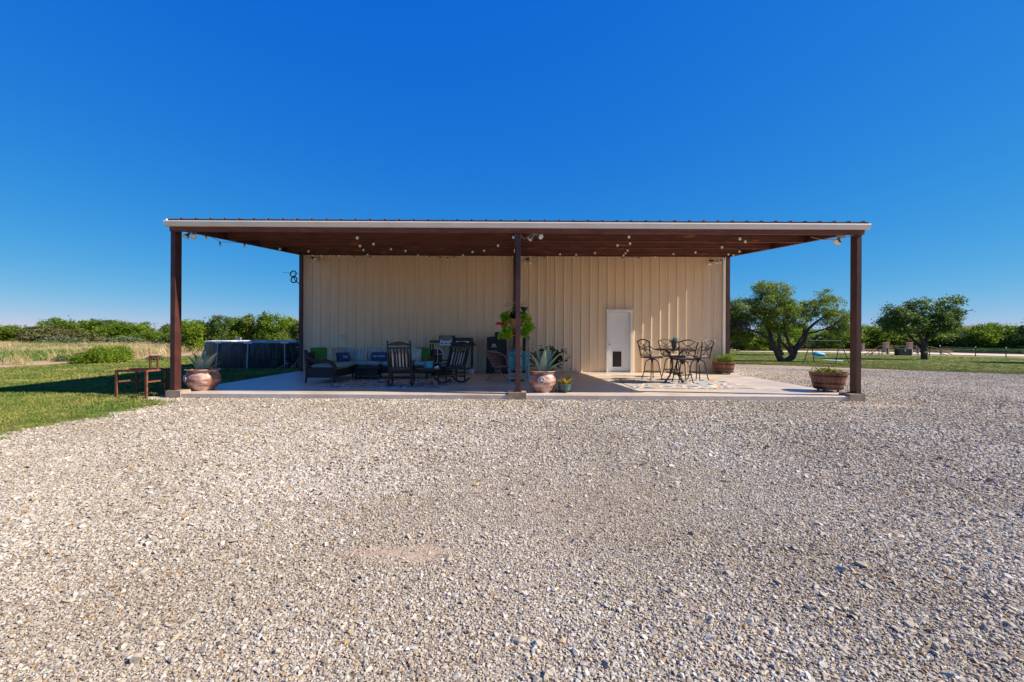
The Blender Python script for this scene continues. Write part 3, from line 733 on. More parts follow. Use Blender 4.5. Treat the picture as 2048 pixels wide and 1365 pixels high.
# dry field grass on the left, with green patches
M_DRY = inst_mat('dry_grass_blade', [(0, (.33, .25, .12)), (.4, (.46, .37, .20)), (.8, (.55, .46, .28)), (1, (.25, .25, .09))], .9, (.35, (.75, .8, .7), (1.1, 1.05, 1.0)))
M_WEED = inst_mat('green_weed_blade', [(0, (.07, .14, .02)), (.6, (.13, .22, .04)), (1, (.22, .28, .08))], .8)
dry = src_col('dry_sources', [tuft_mesh('dry_tuft', M_DRY, 40 + i, 34, .16, .55, .012, .7) for i in range(5)])
wee = src_col('weed_sources', [tuft_mesh('weed_tuft', M_WEED, 60 + i, 34, .18, .45, .018, .6) for i in range(5)])
n = 15000; yy = 15 + 75 * rng.random(n) ** 1.3; xx = -20.4 - rng.random(n) ** 1.4 * (1.25 * yy - 14).clip(6)
kk = rng.random(n) < np.clip((-19.9 - xx - (4.2 + 1.2 * np.sin(yy * .4))) / 2.0, 0.02, 1); xx, yy = xx[kk], yy[kk]
n2 = 7000; y2 = 27 + 60 * rng.random(n2); x2 = -20.4 + rng.random(n2) * 13; k2 = y2 > 33 + 2 * np.sin(x2); xx = np.concatenate([xx, x2[k2]]); yy = np.concatenate([yy, y2[k2]])
green = (np.sin(xx * .33 + 1) * np.sin(yy * .21) + .3 * np.sin(xx * .9)) > .55
for q, c, nm, lb in ((~green, dry, 'field_grass', 'tall dry straw-coloured grass of the left field'), (green, wee, 'field_weeds', 'patches of green weeds among the dry grass')):
    xs, ys = xx[q], yy[q]; z = rng.uniform(.6, 1.25, len(xs)); w = z * (1 + ys / 60)
    scatter(nm, np.stack([xs, ys, hfun(xs, ys) - .03], 1), np.stack([w, w, z], 1), np.stack([0 * z, 0 * z, rng.random(len(z)) * 6.283], 1), c, lb, 'grass')
n = 5000; t_ = rng.random(n) * 3.2 + .3; i_ = t_.astype(int).clip(0, len(rd) - 2); f_ = t_ - i_
A = np.array([[a.x, a.y] for a, _ in rd]); Bm = np.array([[b_.x, b_.y] for _, b_ in rd])
far = Bm[i_] * (1 - f_)[:, None] + Bm[i_ + 1] * f_[:, None]; dirn = far / np.linalg.norm(far, axis=1)[:, None]
q = far + dirn * (1.0 + rng.random(n)[:, None] * 14); w = rng.uniform(.7, 1.5, n)
scatter('verge_grass', np.stack([q[:, 0], q[:, 1], hfun(q[:, 0], q[:, 1]) - .03], 1), np.stack([w * 1.4, w * 1.4, w * .6], 1), np.stack([0 * w, 0 * w, rng.random(n) * 6.283], 1), dry, 'dry grass along the far side of the road', 'grass')
n = 6000; t_ = rng.random(n) * 5.6 + .2; i_ = t_.astype(int).clip(0, len(rd) - 2); f_ = t_ - i_
far = Bm[i_] * (1 - f_)[:, None] + Bm[i_ + 1] * f_[:, None]; q = far + far / np.linalg.norm(far, axis=1)[:, None] * (7.0 + rng.random(n)[:, None] * 16); w = rng.uniform(.9, 1.9, n)
scatter('verge_weeds', np.stack([q[:, 0], q[:, 1], hfun(q[:, 0], q[:, 1]) - .03], 1), np.stack([w * 1.6, w * 1.6, w], 1), np.stack([0 * w, 0 * w, rng.random(n) * 6.283], 1), wee, 'green weeds under the trees beyond the road', 'weeds')

# ------------------------------------------------------------------ trees and shrubs
M_LEAF = island_mat('mesquite_leaf', [(0, (.085, .14, .025)), (.4, (.165, .255, .045)), (.75, (.26, .34, .07)), (1, (.38, .40, .14))], .5, .48, .5)
M_LEAFD = island_mat('dark_tree_leaf', [(0, (.055, .10, .03)), (.5, (.11, .185, .05)), (1, (.22, .29, .10))], .45, .42, .6)
M_LEAFB = island_mat('bright_mesquite_leaf', [(0, (.10, .17, .015)), (.5, (.20, .32, .028)), (1, (.34, .42, .06))], .5, .45, .45)
M_LEAFG = island_mat('grey_shrub_leaf', [(0, (.08, .115, .045)), (.5, (.15, .19, .085)), (1, (.24, .27, .15))], .7, .3)
M_LEAFO = island_mat('olive_shrub_leaf', [(0, (.06, .065, .02)), (.5, (.12, .115, .04)), (1, (.2, .18, .08))], .7, .2)
def leaves(C, r, L, W, droop=.35):
    """C (N,3) leaf centres -> small folded leaf faces"""
    N = len(C); d = r.normal(0, 1, (N, 3)); d[:, 2] = d[:, 2] * .7 - droop; d /= np.linalg.norm(d, axis=1)[:, None]
    u = np.cross(d, r.normal(0, 1, (N, 3))); u /= np.linalg.norm(u, axis=1)[:, None] + 1e-9
    l = (L * r.uniform(.6, 1.3, N))[:, None]; w = (W * r.uniform(.6, 1.3, N))[:, None]
    V = np.stack([C - d * l / 2, C + u * w / 2, C + d * l / 2, C - u * w / 2], 1).reshape(-1, 3)
    return V, np.arange(4 * N).reshape(N, 4)
def crown_pts(lobes, n_clusters, per, r, csize, shell=.45):
    """lobes: list of (cx,cy,cz,rx,ry,rz) -> cluster centres, leaf centres"""
    vol = np.array([l[3] * l[4] * l[5] for l in lobes]) ** .8; pick = r.choice(len(lobes), n_clusters, p=vol / vol.sum())
    lb = np.array(lobes)[pick]; d = r.normal(0, 1, (n_clusters, 3)); d /= np.linalg.norm(d, axis=1)[:, None]
    rad = (shell + (1 - shell) * r.random(n_clusters)) ** .6; C = lb[:, :3] + d * rad[:, None] * lb[:, 3:]
    cs = csize * r.uniform(.5, 1.3, n_clusters)
    Lc = C.repeat(per, 0) + r.normal(0, 1, (n_clusters * per, 3)) * cs.repeat(per)[:, None] * np.array([1, 1, .62])
    return C, Lc
def tree(name, label, cat, base, limbs, lobes, seed, ncl, per, L, W, csize, m, group=None, bark=M_BARK, twigs=140, droop=.35):
    """limbs: list of ([points],[radii]) in world; lobes in world"""
    base = Vector(base); r = np.random.default_rng(seed); T = Matrix.Translation(-base)
    t = thing(name, label, cat, base, 0, group)
    b = MB(T); nodes = []
    for pts, rad in limbs:
        pp = [Vector(p) for p in pts]; fine = []; fr_ = []
        for i in range(len(pp) - 1):
            for k in range(3):
                f = k / 3; fine.append(pp[i].lerp(pp[i + 1], f) + Vector(r.normal(0, .13, 3)) * rad[i] * (1 if (i or k) else 0)); fr_.append(rad[i] + (rad[i + 1] - rad[i]) * f)
        fine.append(pp[-1]); fr_.append(rad[-1]); b.tube(fine, fr_, 8); nodes += [(q, rr) for q, rr in zip(fine, fr_)][2:]
    C, Lc = crown_pts(lobes, ncl, per, r, csize)
    NP = np.array([tuple(q) for q, _ in nodes])
    for i in r.choice(len(C), min(twigs, len(C)), replace=False):
        dd = np.linalg.norm(NP - C[i], axis=1) + np.maximum(0, NP[:, 2] - C[i][2]) * 1.5; j = int(dd.argmin())
        if dd[j] > 3.5: continue
        a = nodes[j][0]; e = Vector(C[i]); mid = a.lerp(e, .5) + Vector(r.normal(0, .12, 3)) + Vector((0, 0, .1))
        w0 = min(nodes[j][1] * .6, .035); b.tube([a, mid, e], [w0, w0 * .7, w0 * .3], 5)
    b.build('trunk', bark, t, True)
    V, F = leaves(Lc - np.array(base), r, L, W, droop); obj('crown', npmesh('crown', V, F, m), t)
    return t
def lobe(px, py, rx, ry, Y, dy=0, ky=1.0):
    c = P(px, py, Y + dy); s = (Y + dy) / FPX; return (c.x, c.y, c.z, rx * s, max(rx, ry) * s * ky, ry * s)
# big many-stemmed mesquite
B = gpt(1566, 724); Y0 = B.y
Q = lambda px, py, dy=0: P(px, py, Y0 + dy)
limbs = [
 ([B + Vector((-.05, 0, -.1)), Q(1551, 700), Q(1543, 684), Q(1540, 666, .4), Q(1528, 640, .6), Q(1520, 605, .8)], [.30, .24, .20, .16, .11, .04]),
 ([Q(1541, 680), Q(1522, 668, -.5), Q(1500, 660, -.8), Q(1476, 655, -.8), Q(1462, 664, -.8)], [.15, .12, .10, .08, .05]),
 ([B + Vector((0, 0, -.05)), Q(1572, 722), Q(1585, 714, .2), Q(1590, 700, .4), Q(1608, 684, .5), Q(1612, 664, .6), Q(1632, 644, .8), Q(1650, 632, 1)], [.26, .25, .26, .2, .17, .14, .1, .05]),
 ([Q(1584, 714), Q(1578, 700), Q(1562, 684, -.3), Q(1556, 664, -.4), Q(1545, 630, -.5)], [.2, .15, .11, .08, .03]),
 ([Q(1584, 712, .1), Q(1580, 690, -.2), Q(1572, 672, -.3), Q(1566, 640, -.3), Q(1562, 600, -.2)], [.2, .16, .12, .08, .03]),
 ([Q(1588, 706, .3), Q(1593, 690, .9), Q(1605, 672, 1.2), Q(1609, 655, 1.3), Q(1598, 630, 1.4)], [.13, .11, .09, .07, .03]),
 ([Q(1611, 668, .6), Q(1630, 665, .2), Q(1650, 658, 0), Q(1668, 650, -.3)], [.1, .08, .06, .03]),
 ([Q(1605, 655, .6), Q(1622, 630, .5), Q(1638, 605, .4)], [.09, .06, .03]),
]
lobes = [lobe(*a, Y0) for a in [(1527, 578, 20, 17), (1557, 585, 22, 22), (1541, 612, 45, 24), (1485, 620, 26, 24), (1470, 645, 22, 20), (1508, 640, 34, 14), (1560, 630, 34, 30), (1647, 592, 15, 15), (1655, 615, 34, 20), (1672, 640, 30, 20), (1615, 618, 24, 18), (1595, 638, 26, 16), (1563, 655, 26, 10), (1690, 665, 26, 18)]]
tree('mesquite_tree', 'large many-stemmed mesquite with spreading crown between the right posts', 'tree', B, limbs, lobes, 5, 680, 58, .22, .058, .23, M_LEAF, twigs=300, droop=.55)
# neighbour whose limbs lean out left of it, behind the rear post
B = gpt(1440, 722); Y1 = B.y
Q2 = lambda px, py, dy=0: P(px, py, Y1 + dy)
limbs = [([B + Vector((0, 0, -.1)), Q2(1446, 705), Q2(1458, 692), Q2(1478, 688), Q2(1500, 676), Q2(1512, 668)], [.22, .18, .13, .1, .07, .03]), ([Q2(1450, 700), Q2(1462, 676), Q2(1472, 658), Q2(1480, 640)], [.13, .09, .06, .03]), ([B, Q2(1432, 690), Q2(1425, 650), Q2(1428, 620)], [.18, .14, .1, .03])]
lobes = [lobe(*a, Y1) for a in [(1445, 625, 32, 26), (1425, 650, 34, 24), (1468, 645, 18, 16), (1475, 672, 30, 13), (1410, 610, 24, 20)]]
tree('mesquite_tree', 'leaning mesquite half hidden behind the right rear post', 'tree', B, limbs, lobes, 6, 260, 60, .24, .075, .28, M_LEAF, twigs=90, droop=.5)
B = gpt(1565, 711); Y2 = B.y; Q3 = lambda px, py: P(px, py, Y2)
tree('mesquite_tree', 'small reddish-stemmed mesquite behind the many-stemmed one', 'tree', B, [([B + Vector((0, 0, -.1)), Q3(1559, 695), Q3(1556, 680), Q3(1562, 660)], [.28, .2, .15, .06])], [lobe(1555, 660, 40, 14, Y2), lobe(1600, 664, 30, 12, Y2)], 8, 120, 55, .3, .09, .35, M_LEAFB, twigs=30)
# round-headed tree further right
B = gpt(1851, 720); Y3 = B.y; Q4 = lambda px, py, dy=0: P(px, py, Y3 + dy)
limbs = [([B + Vector((0, 0, -.1)), Q4(1848, 708), Q4(1849, 695), Q4(1852, 680), Q4(1858, 662, .3), Q4(1876, 630, .6)], [.36, .30, .28, .2, .13, .04]), ([Q4(1849, 692), Q4(1842, 678, -.3), Q4(1836, 662, -.5), Q4(1826, 635, -.7)], [.22, .17, .12, .04]), ([Q4(1846, 700), Q4(1836, 690, .5), Q4(1822, 675, .8), Q4(1800, 650, 1)], [.15, .13, .1, .04]), ([Q4(1852, 680), Q4(1866, 668, -.6), Q4(1890, 655, -1)], [.14, .1, .04])]
lobes = [lobe(*a, Y3) for a in [(1896, 606, 26, 13), (1900, 628, 24, 14), (1835, 612, 20, 10), (1850, 630, 36, 16), (1790, 616, 20, 9), (1795, 634, 28, 12), (1772, 642, 14, 8), (1820, 645, 40, 14), (1875, 645, 34, 14), (1805, 658, 34, 10), (1866, 660, 26, 9), (1906, 645, 14, 7)]]
tree('shade_tree', 'flat-topped dark green shade tree standing alone beyond the right corner post', 'tree', B, limbs, lobes, 9, 300, 46, .30, .12, .30, M_LEAFD, twigs=160, droop=.1)
B = gpt(2120, 728)      # stands just outside the frame; its shadow lies on the lawn
tree('shade_tree', 'shade tree just out of frame on the right, shading the lawn edge', 'tree', B, [([B + Vector((0, 0, -.1)), B + Vector((.1, 0, 1.2)), B + Vector((0, .1, 2.4)), B + Vector((.3, 0, 3.6))], [.28, .22, .16, .05])], [(B.x + a, B.y + c, B.z + d, 1.6, 1.5, 1.0) for a, c, d in ((0, 0, 3.6), (1.6, .4, 3.2), (-.6, .8, 3.0), (.8, -1.0, 3.4))], 10, 200, 55, .32, .14, .36, M_LEAFD)

# banks of mesquite: a few shared shapes, each tree an object of its own
def shrub_proto(seed, m, lob, n, per, L, W, cs, trunk=True, bark=M_BARK):
    r = np.random.default_rng(seed); b = MB()
    if trunk:
        for k in range(5):
            a = r.random() * 6.28; e = Vector((math.cos(a) * r.uniform(.5, 1.3), math.sin(a) * r.uniform(.5, 1.3), r.uniform(1.8, 2.8)))
            b.tube([(r.normal(0, .1), r.normal(0, .1), -.15), e * .3 + Vector((r.normal(0, .1), 0, .1)), e * .65 + Vector((0, r.normal(0, .15), .1)), e], [.1, .08, .055, .02], 6)
    C, Lc = crown_pts(lob, n, per, r, cs, .3); V, F = leaves(Lc, r, L, W, .2)
    return (b.mesh('trunk', bark, True) if trunk else None, npmesh('crown', V, F, m))
protos = []
for k in range(6):
    r = random.Random(300 + k); lb = []
    for _ in range(9):
        a = r.uniform(0, 6.28); d = r.uniform(.2, 1.5); s = r.uniform(.6, 1.05); lb.append((d * math.cos(a), d * math.sin(a), r.uniform(.5, 3.0 - .5 * d), s, s, s * .75))
    protos.append(shrub_proto(k, (M_LEAFB, M_LEAF, M_LEAFB, M_LEAFB, M_LEAFD, M_LEAF)[k], lb + [(.7 * math.cos(q_), .7 * math.sin(q_), .55, .9, .9, .5) for q_ in (.3, 2.4, 4.5)], 250, 46, .26, .085, .24))
low = [shrub_proto(50, M_LEAFG, [(0, 0, .4, .9, .9, .45), (.6, .3, .35, .6, .6, .35), (-.6, -.2, .3, .6, .6, .3)], 90, 40, .18, .06, .16, False), shrub_proto(51, M_LEAFO, [(0, 0, .9, 1.5, 1.3, .8), (1.0, .2, .7, 1.0, 1, .6), (-1, 0, .7, 1, 1, .6)], 170, 44, .24, .08, .24, False), shrub_proto(52, M_LEAFB, [(0, 0, .55, 1.3, 1.0, .5), (.9, .1, .45, .9, .8, .4), (-.9, -.1, .45, .9, .8, .4), (.2, 0, .9, .6, .6, .4)], 260, 44, .2, .045, .2, False)]
def put(name, label, cat, pr, base, s, sz, seed, group):
    t = thing(name, label, cat, base, (seed * 2.399) % 6.283, group); t.scale = (s, s, sz)
    if pr[0]: obj('trunk', pr[0], t)
    obj('crown', pr[1], t)
ORD = ['first', 'second', 'third', 'fourth', 'fifth', 'sixth', 'seventh', 'eighth', 'ninth', 'tenth', 'eleventh', 'twelfth', 'thirteenth', 'fourteenth', 'fifteenth', 'sixteenth', 'seventeenth', 'eighteenth', 'nineteenth', 'twentieth', 'twenty-first', 'twenty-second', 'twenty-third', 'twenty-fourth']
def bank(specs, lab, group, pbase):
    """specs: (px, base py, top py, half-width px)"""
    for i, (px, pb_, pt, hw) in enumerate(sorted(specs)):
        B = gpt(px, pb_); top = P(px, pt, B.y).z; hw = hw * B.y / FPX
        put('mesquite_tree', lab.format(ORD[i]), 'tree', protos[(i * 5 + pbase) % 6], B, hw / 1.75, (top - B.z) / 2.85, i + pbase, group)
bank([(-30, 691, 648, 38), (14, 690.5, 652, 34), (48, 690, 657, 30), (82, 689.5, 655, 30), (112, 690, 642, 30), (140, 690, 645, 30), (168, 690, 638, 34), (196, 689.5, 641, 32), (222, 690, 645, 30), (252, 690, 647, 34), (282, 690, 649, 30), (304, 690, 656, 28), (328, 691, 661, 30)], '{} mesquite from the left in the thicket across the dry field', 'mesquite thicket across the left field', 0)
bank([(352, 697, 652, 24), (385, 702, 640, 32), (412, 701, 642, 28), (436, 701, 638, 30), (464, 700, 640, 30), (492, 700, 644, 30), (520, 700, 630, 28), (552, 701, 629, 30), (586, 701, 640, 30), (622, 700, 640, 30)], '{} mesquite from the left in the row behind the round pool', 'mesquite row behind the pool', 1)
bank([(1400, 700, 650, 36), (1450, 701, 655, 40), (1500, 702, 662, 34), (1540, 702, 664, 34), (1600, 701, 664, 36), (1650, 701, 660, 36), (1695, 701, 662, 36)], '{} mesquite from the left in the bank behind the swing set', 'mesquite bank behind the swing set', 2)
bank([(1738, 701, 655, 34), (1772, 702, 650, 34), (1812, 702, 660, 38), (1856, 702, 654, 36), (1888, 703, 655, 34), (1920, 703, 652, 34), (1954, 704, 653, 34), (1988, 704, 652, 34), (2022, 705, 655, 34), (2052, 705.5, 651, 36), (2095, 706, 652, 36)], '{} mesquite from the left in the bank along the far right road', 'mesquite bank along the far road', 3)
put('weed_bush', 'wide bright green weed bush at the edge of the dirt strip', 'bush', low[2], gpt(200, 728), .62, .62, 3, None)
put('weed_bush', 'smaller green weed bush behind the wide one on the left', 'bush', low[2], gpt(236, 722), .5, .6, 5, None)
put('olive_bush', 'brownish olive bush in front of the left thicket', 'bush', low[1], gpt(95, 693), 1.7, 1.15, 1, None)
put('olive_bush', 'dark olive bush in the left part of the thicket edge', 'bush', low[1], gpt(130, 694), 1.5, 1.0, 4, None)
for i, (px, py, s, d) in enumerate([(120, 696, 1.6, 'left of the weed bush'), (210, 693, 1.3, 'straight above the weed bush'), (310, 722, .4, 'beside the dirt strip near the corner post'), (130, 722, .4, 'at the left foot of the weed bush'), (250, 694, 1.6, 'below the right end of the thicket'), (335, 697, 1.5, 'just left of the front corner post'), (380, 697, 1.4, 'behind the left potted agave')]):
    put('grey_shrub', 'low grey-green shrub ' + d, 'shrub', low[0], gpt(px, py), s, s * .75, i, 'low grey shrubs of the left field')
# ------------------------------------------------------------------ patio furniture
# ---- rugs
def rug_mat():
    m, n, l, b = nodes_of('patterned_rug_cloth')
    tc = n.new('ShaderNodeTexCoord'); nz = n.new('ShaderNodeTexNoise'); nz.inputs['Scale'].default_value = 1.3; nz.inputs['Detail'].default_value = 3
    l.new(tc.outputs['Object'], nz.inputs['Vector'])
    mx = n.new('ShaderNodeMixRGB'); mx.inputs[0].default_value = .22; l.new(tc.outputs['Object'], mx.inputs[1]); l.new(nz.outputs['Color'], mx.inputs[2])
    v = n.new('ShaderNodeTexVoronoi'); v.inputs['Scale'].default_value = 1.75; l.new(mx.outputs[0], v.inputs['Vector'])
    sc = n.new('ShaderNodeSeparateColor'); l.new(v.outputs['Color'], sc.inputs[0])
    ad = n.new('ShaderNodeMath'); ad.operation = 'MULTIPLY_ADD'; ad.inputs[1].default_value = 1.5; l.new(v.outputs['Distance'], ad.inputs[0]); l.new(sc.outputs[0], ad.inputs[2])
    fr = n.new('ShaderNodeMath'); fr.operation = 'FRACT'; l.new(ad.outputs[0], fr.inputs[0])
    rp = ramp(n, [(0, (.10, .19, .30)), (.14, (.62, .60, .56)), (.25, (.46, .19, .08)), (.42, (.62, .58, .48)), (.52, (.06, .11, .21)), (.66, (.20, .32, .40)), (.74, (.62, .56, .44)), (.84, (.52, .27, .12)), (.93, (.50, .42, .31))])
    rp.color_ramp.interpolation = 'CONSTANT'; l.new(fr.outputs[0], rp.inputs[0]); l.new(rp.outputs[0], b.inputs['Base Color']); b.inputs['Roughness'].default_value = .95
    return m
M_RUG = rug_mat()
def rug(x0, x1, y0, y1, label):
    b = MB(); w, d = x1 - x0, y1 - y0
    b.box((0, 0, .005), (w, d, .01)); o = b.build('rug', M_RUG); o.location = ((x0 + x1) / 2, (y0 + y1) / 2, SLAB); tag(o, label, 'rug')
rug(-4.65, -1.62, 11.2, 13.9, 'blue and orange patterned rug under the sofa and rocking chairs')
rug(2.98, 6.0, 11.3, 14.0, 'blue and orange patterned rug under the high table')

# ---- wicker sectional sofa
M_STRIPE = stripe_mat('teal_striped_cloth', [(0, (.30, .42, .40)), (.12, (.66, .66, .56)), (.2, (.20, .28, .32)), (.3, (.50, .56, .54)), (.45, (.10, .15, .17)), (.52, (.42, .42, .30)), (.68, (.36, .46, .50)), (.8, (.70, .68, .58)), (.88, (.22, .30, .28))], 5.0)
M_STRIPEB = stripe_mat('cream_navy_striped_cloth', [(0, (.55, .48, .38)), (.45, (.06, .05, .13)), (.62, (.55, .48, .38)), (.8, (.20, .17, .09)), (.9, (.5, .44, .36))], 5.0)
sx0, sx1, sw = -5.34, -2.42, -4.60; yb, yf, yw = 14.42, 13.55, 12.12
O = Vector((-4.6, 13.5, SLAB)); T_ = Matrix.Translation(-O)
sofa = thing('wicker_sectional', 'dark wicker sectional sofa with teal cushions against the wall', 'sofa', O)
def W(): return MB(T_)
z = SLAB
b = W(); b.box(((sx0 + sw) / 2, (yw + yb) / 2, z + .25), (sw - sx0, yb - yw, .20)); b.build('base', M_WICKER, sofa)
b = W(); b.box(((sw + sx1) / 2 + .001, (yf + yb) / 2, z + .25), (sx1 - sw - .004, yb - yf, .20)); b.build('base', M_WICKER, sofa)
for n_ in range(3):      # backrests, slightly arched tops
    x0 = sw - .1 + n_ * (sx1 - sw + .1) / 3; x1 = x0 + (sx1 - sw + .1) / 3 - .012
    b = W(); k = 10; pts = [(x0, yb - .04, z + .16)] + [(x1, yb - .04, z + .16)] + [(x1 + (x0 - x1) * i / k, yb + .02, z + .80 + .035 * math.sin(math.pi * i / k)) for i in range(k + 1)]
    b.prism(pts, (0, 0, 0), (0, .07, 0)); b.build('backrest', M_WICKER, sofa)
for n_ in range(2):
    y0 = yw + .12 + n_ * (yb - yw - .12) / 2; y1 = y0 + (yb - yw - .12) / 2 - .012
    b = W(); k = 10; pts = [(sx0 + .04, y1, z + .16), (sx0 + .04, y0, z + .16)] + [(sx0 - .03, y0 + (y1 - y0) * i / k, z + .78 + .035 * math.sin(math.pi * i / k)) for i in range(k + 1)]
    b.prism(pts, (0, 0, 0), (-.06, 0, 0)); b.build('backrest', M_WICKER, sofa)
# left end panel facing the yard: legs, woven side, curved arm
for px_, py_ in ((sx0 + .0, yw), (sw - .03, yw + .02), (sw - .04, yf + .02), (sx1 - .05, yf + .03), (sx0, yb - .05), (sx1 - .05, yb - .05), ((sw + sx1) / 2, yf + .03)):
    b = W(); b.tube([(px_ - (.03 if px_ < sx0 + .1 else 0), py_, z), (px_, py_, z + .30)], [.022, .034], 8); b.build('leg', M_WICKER, sofa, True)
arm = [(sx0 - .06, yw + .05, z + .84), (sx0 - .03, yw, z + .79), (sx0 + .06, yw - .02, z + .66), (sx0 + .18, yw - .02, z + .585), (sx0 + .36, yw - .02, z + .575), (sx0 + .54, yw - .01, z + .58), (sw - .12, yw, z + .55), (sw - .02, yw + .01, z + .45), (sw, yw + .02, z + .30)]
b = W(); b.tube(arm, [.05, .05, .05, .05, .05, .05, .05, .045, .04], 10); b.build('arm', M_WICKER, sofa, True)
b = W(); b.box(((sx0 + sw) / 2, yw + .012, z + .27), (sw - sx0 - .06, .03, .25)); b.build('side_panel', M_WICKER, sofa)
b = W(); b.tube([(sx0 - .055, yw + .04, z + .84), (sx0, yw, z + .3)], [.045, .04], 8); b.build('arm_post', M_WICKER, sofa, True)
arm = [(sx1 + .02, yb + .02, z + .80), (sx1 + .05, yb - .1, z + .78), (sx1 + .06, yb - .3, z + .66), (sx1 + .06, yb - .55, z + .60), (sx1 + .05, yf + .05, z + .58), (sx1 + .03, yf, z + .45), (sx1 + .02, yf + .02, z + .2)]
b = W(); b.tube(arm, .05, 10); b.build('arm', M_WICKER, sofa, True)
b = W(); b.box((sx1 + .03, (yf + yb) / 2, z + .38), (.04, yb - yf - .1, .45)); b.build('side_panel', M_WICKER, sofa)
def seat(cx, cy, w, d):
    b = W(); b.cushion((cx, cy, z + .42), (w, d, .15), n=12, puff=.22, e=8); b.build('seat_cushion', M_TEALSEAT, sofa, True)
seat((sx0 + sw) / 2 + .03, (yw + yf) / 2 + .06, sw - sx0 + .02, yf - yw + .02); seat((sx0 + sw) / 2 + .04, (yf + yb) / 2, sw - sx0, yb - yf - .06)
wseat = (sx1 - sw) / 3
for k in range(3): seat(sw + wseat * (k + .5) + .02, (yf + yb) / 2 - .02, wseat - .015, yb - yf)
def pillow(name, label, px, py, Y, w, h, m, rz=0, tilt=.25, group=None):
    p = P(px, py, Y); b = MB(); b.cushion((0, 0, 0), (w, h, .16), n=12, puff=.42, e=3.0)
    o = b.build(name, m, None, True); o.location = p; o.rotation_euler = (R(90) - tilt, 0, rz); return tag(o, label, 'pillow', group)
pillow('throw_pillow', 'plain green pillow at the left end of the sofa', 637, 710.5, 12.75, .44, .42, M_GREEN, .35, .2)
pillow('throw_pillow', 'white and pale green leafy pillow beside the left green one', 650, 709, 12.95, .44, .44, mat('leafy_print_cloth', (.55, .58, .50), (.30, .45, .34), rough=.9, scale=9), .9, .25)
pillow('throw_pillow', 'plain green pillow at the right end of the sofa', 846, 710, 14.0, .46, .46, M_GREEN, -.2, .25)
pillow('throw_pillow', 'white leafy pillow leaning on the right green pillow', 829, 712, 13.95, .44, .46, MATS['leafy_print_cloth'], -.1, .3)
G_ = 'striped back cushions of the sectional'
pillow('back_cushion', 'striped back cushion on the left wing of the sofa, nearest the end', 659, 712, 13.3, .5, .44, M_STRIPE, 1.2, .2, G_)
pillow('back_cushion', 'striped back cushion on the left wing of the sofa beside the navy pillow', 673, 711, 13.75, .5, .44, M_STRIPE, 1.1, .2, G_)
pillow('back_cushion', 'striped back cushion filling the left corner of the sofa', 684, 710, 14.2, .52, .46, M_STRIPE, .5, .2, G_)
pillow('back_cushion', 'striped back cushion just right of the sofa corner', 703, 711, 14.22, .36, .42, M_STRIPE, .15, .25, G_)
pillow('back_cushion', 'slanted striped cushion left of the middle seat', 722, 711.5, 14.1, .40, .42, M_STRIPE, .1, .3, G_)
pillow('back_cushion', 'wide striped back cushion behind the long navy pillow', 748, 710, 14.22, .50, .44, M_STRIPE, 0, .22, G_)
pillow('back_cushion', 'wide striped back cushion right of the long navy pillow', 779, 710, 14.22, .46, .44, M_STRIPE, 0, .22, G_)
pillow('back_cushion', 'striped back cushion behind the first rocking chair', 806, 710, 14.22, .44, .44, M_STRIPE, 0, .22, G_)
def text_mesh(s, size, shear, m, ext=.002):
    c = bpy.data.curves.new('lettering', 'FONT'); c.body = s; c.size = size; c.shear = shear; c.extrude = ext; c.align_x = 'CENTER'; c.align_y = 'CENTER'
    o = bpy.data.objects.new('lettering', c); COL.objects.link(o); bpy.context.view_layer.update()
    me = bpy.data.meshes.new_from_object(o.evaluated_get(bpy.context.evaluated_depsgraph_get())); bpy.data.objects.remove(o); me.materials.clear(); me.materials.append(m); return me
np1 = pillow('throw_pillow', 'long navy pillow with white script on the middle of the sofa', 758.5, 713.5, 13.95, .50, .27, M_NAVY, 0, .22)
obj('lettering', text_mesh('Stay Awhile', .078, .4, M_WHITE), np1, (0, 0, .083))
np2 = pillow('throw_pillow', 'small navy pillow with white script on the left wing of the sofa', 687, 715, 13.6, .40, .29, M_NAVY, .75, .25)
obj('lettering', text_mesh('Stay', .09, .4, M_WHITE), np2, (.02, 0, .083))
# ---- wicker coffee table
p = sp(736.5, 760.5); t = thing('coffee_table', 'low dark wicker coffee table in front of the sofa', 'table', back(p, .2, .01))
b = MB(); b.box((0, 0, .31), (.64, .46, .035)); b.build('table_top', M_WICKER, t)
b = MB(); b.box((0, -.2, .18), (.56, .02, .17)); b.build('apron', M_WICKER, t)
b = MB(); b.box((0, .2, .18), (.56, .02, .17)); b.build('apron', M_WICKER, t)
for sx in (-1, 1):
    for sy_ in (-1, 1): b = MB(); b.box((sx * .295, sy_ * .2, .147), (.045, .045, .293)); b.build('leg', M_WICKER, t)

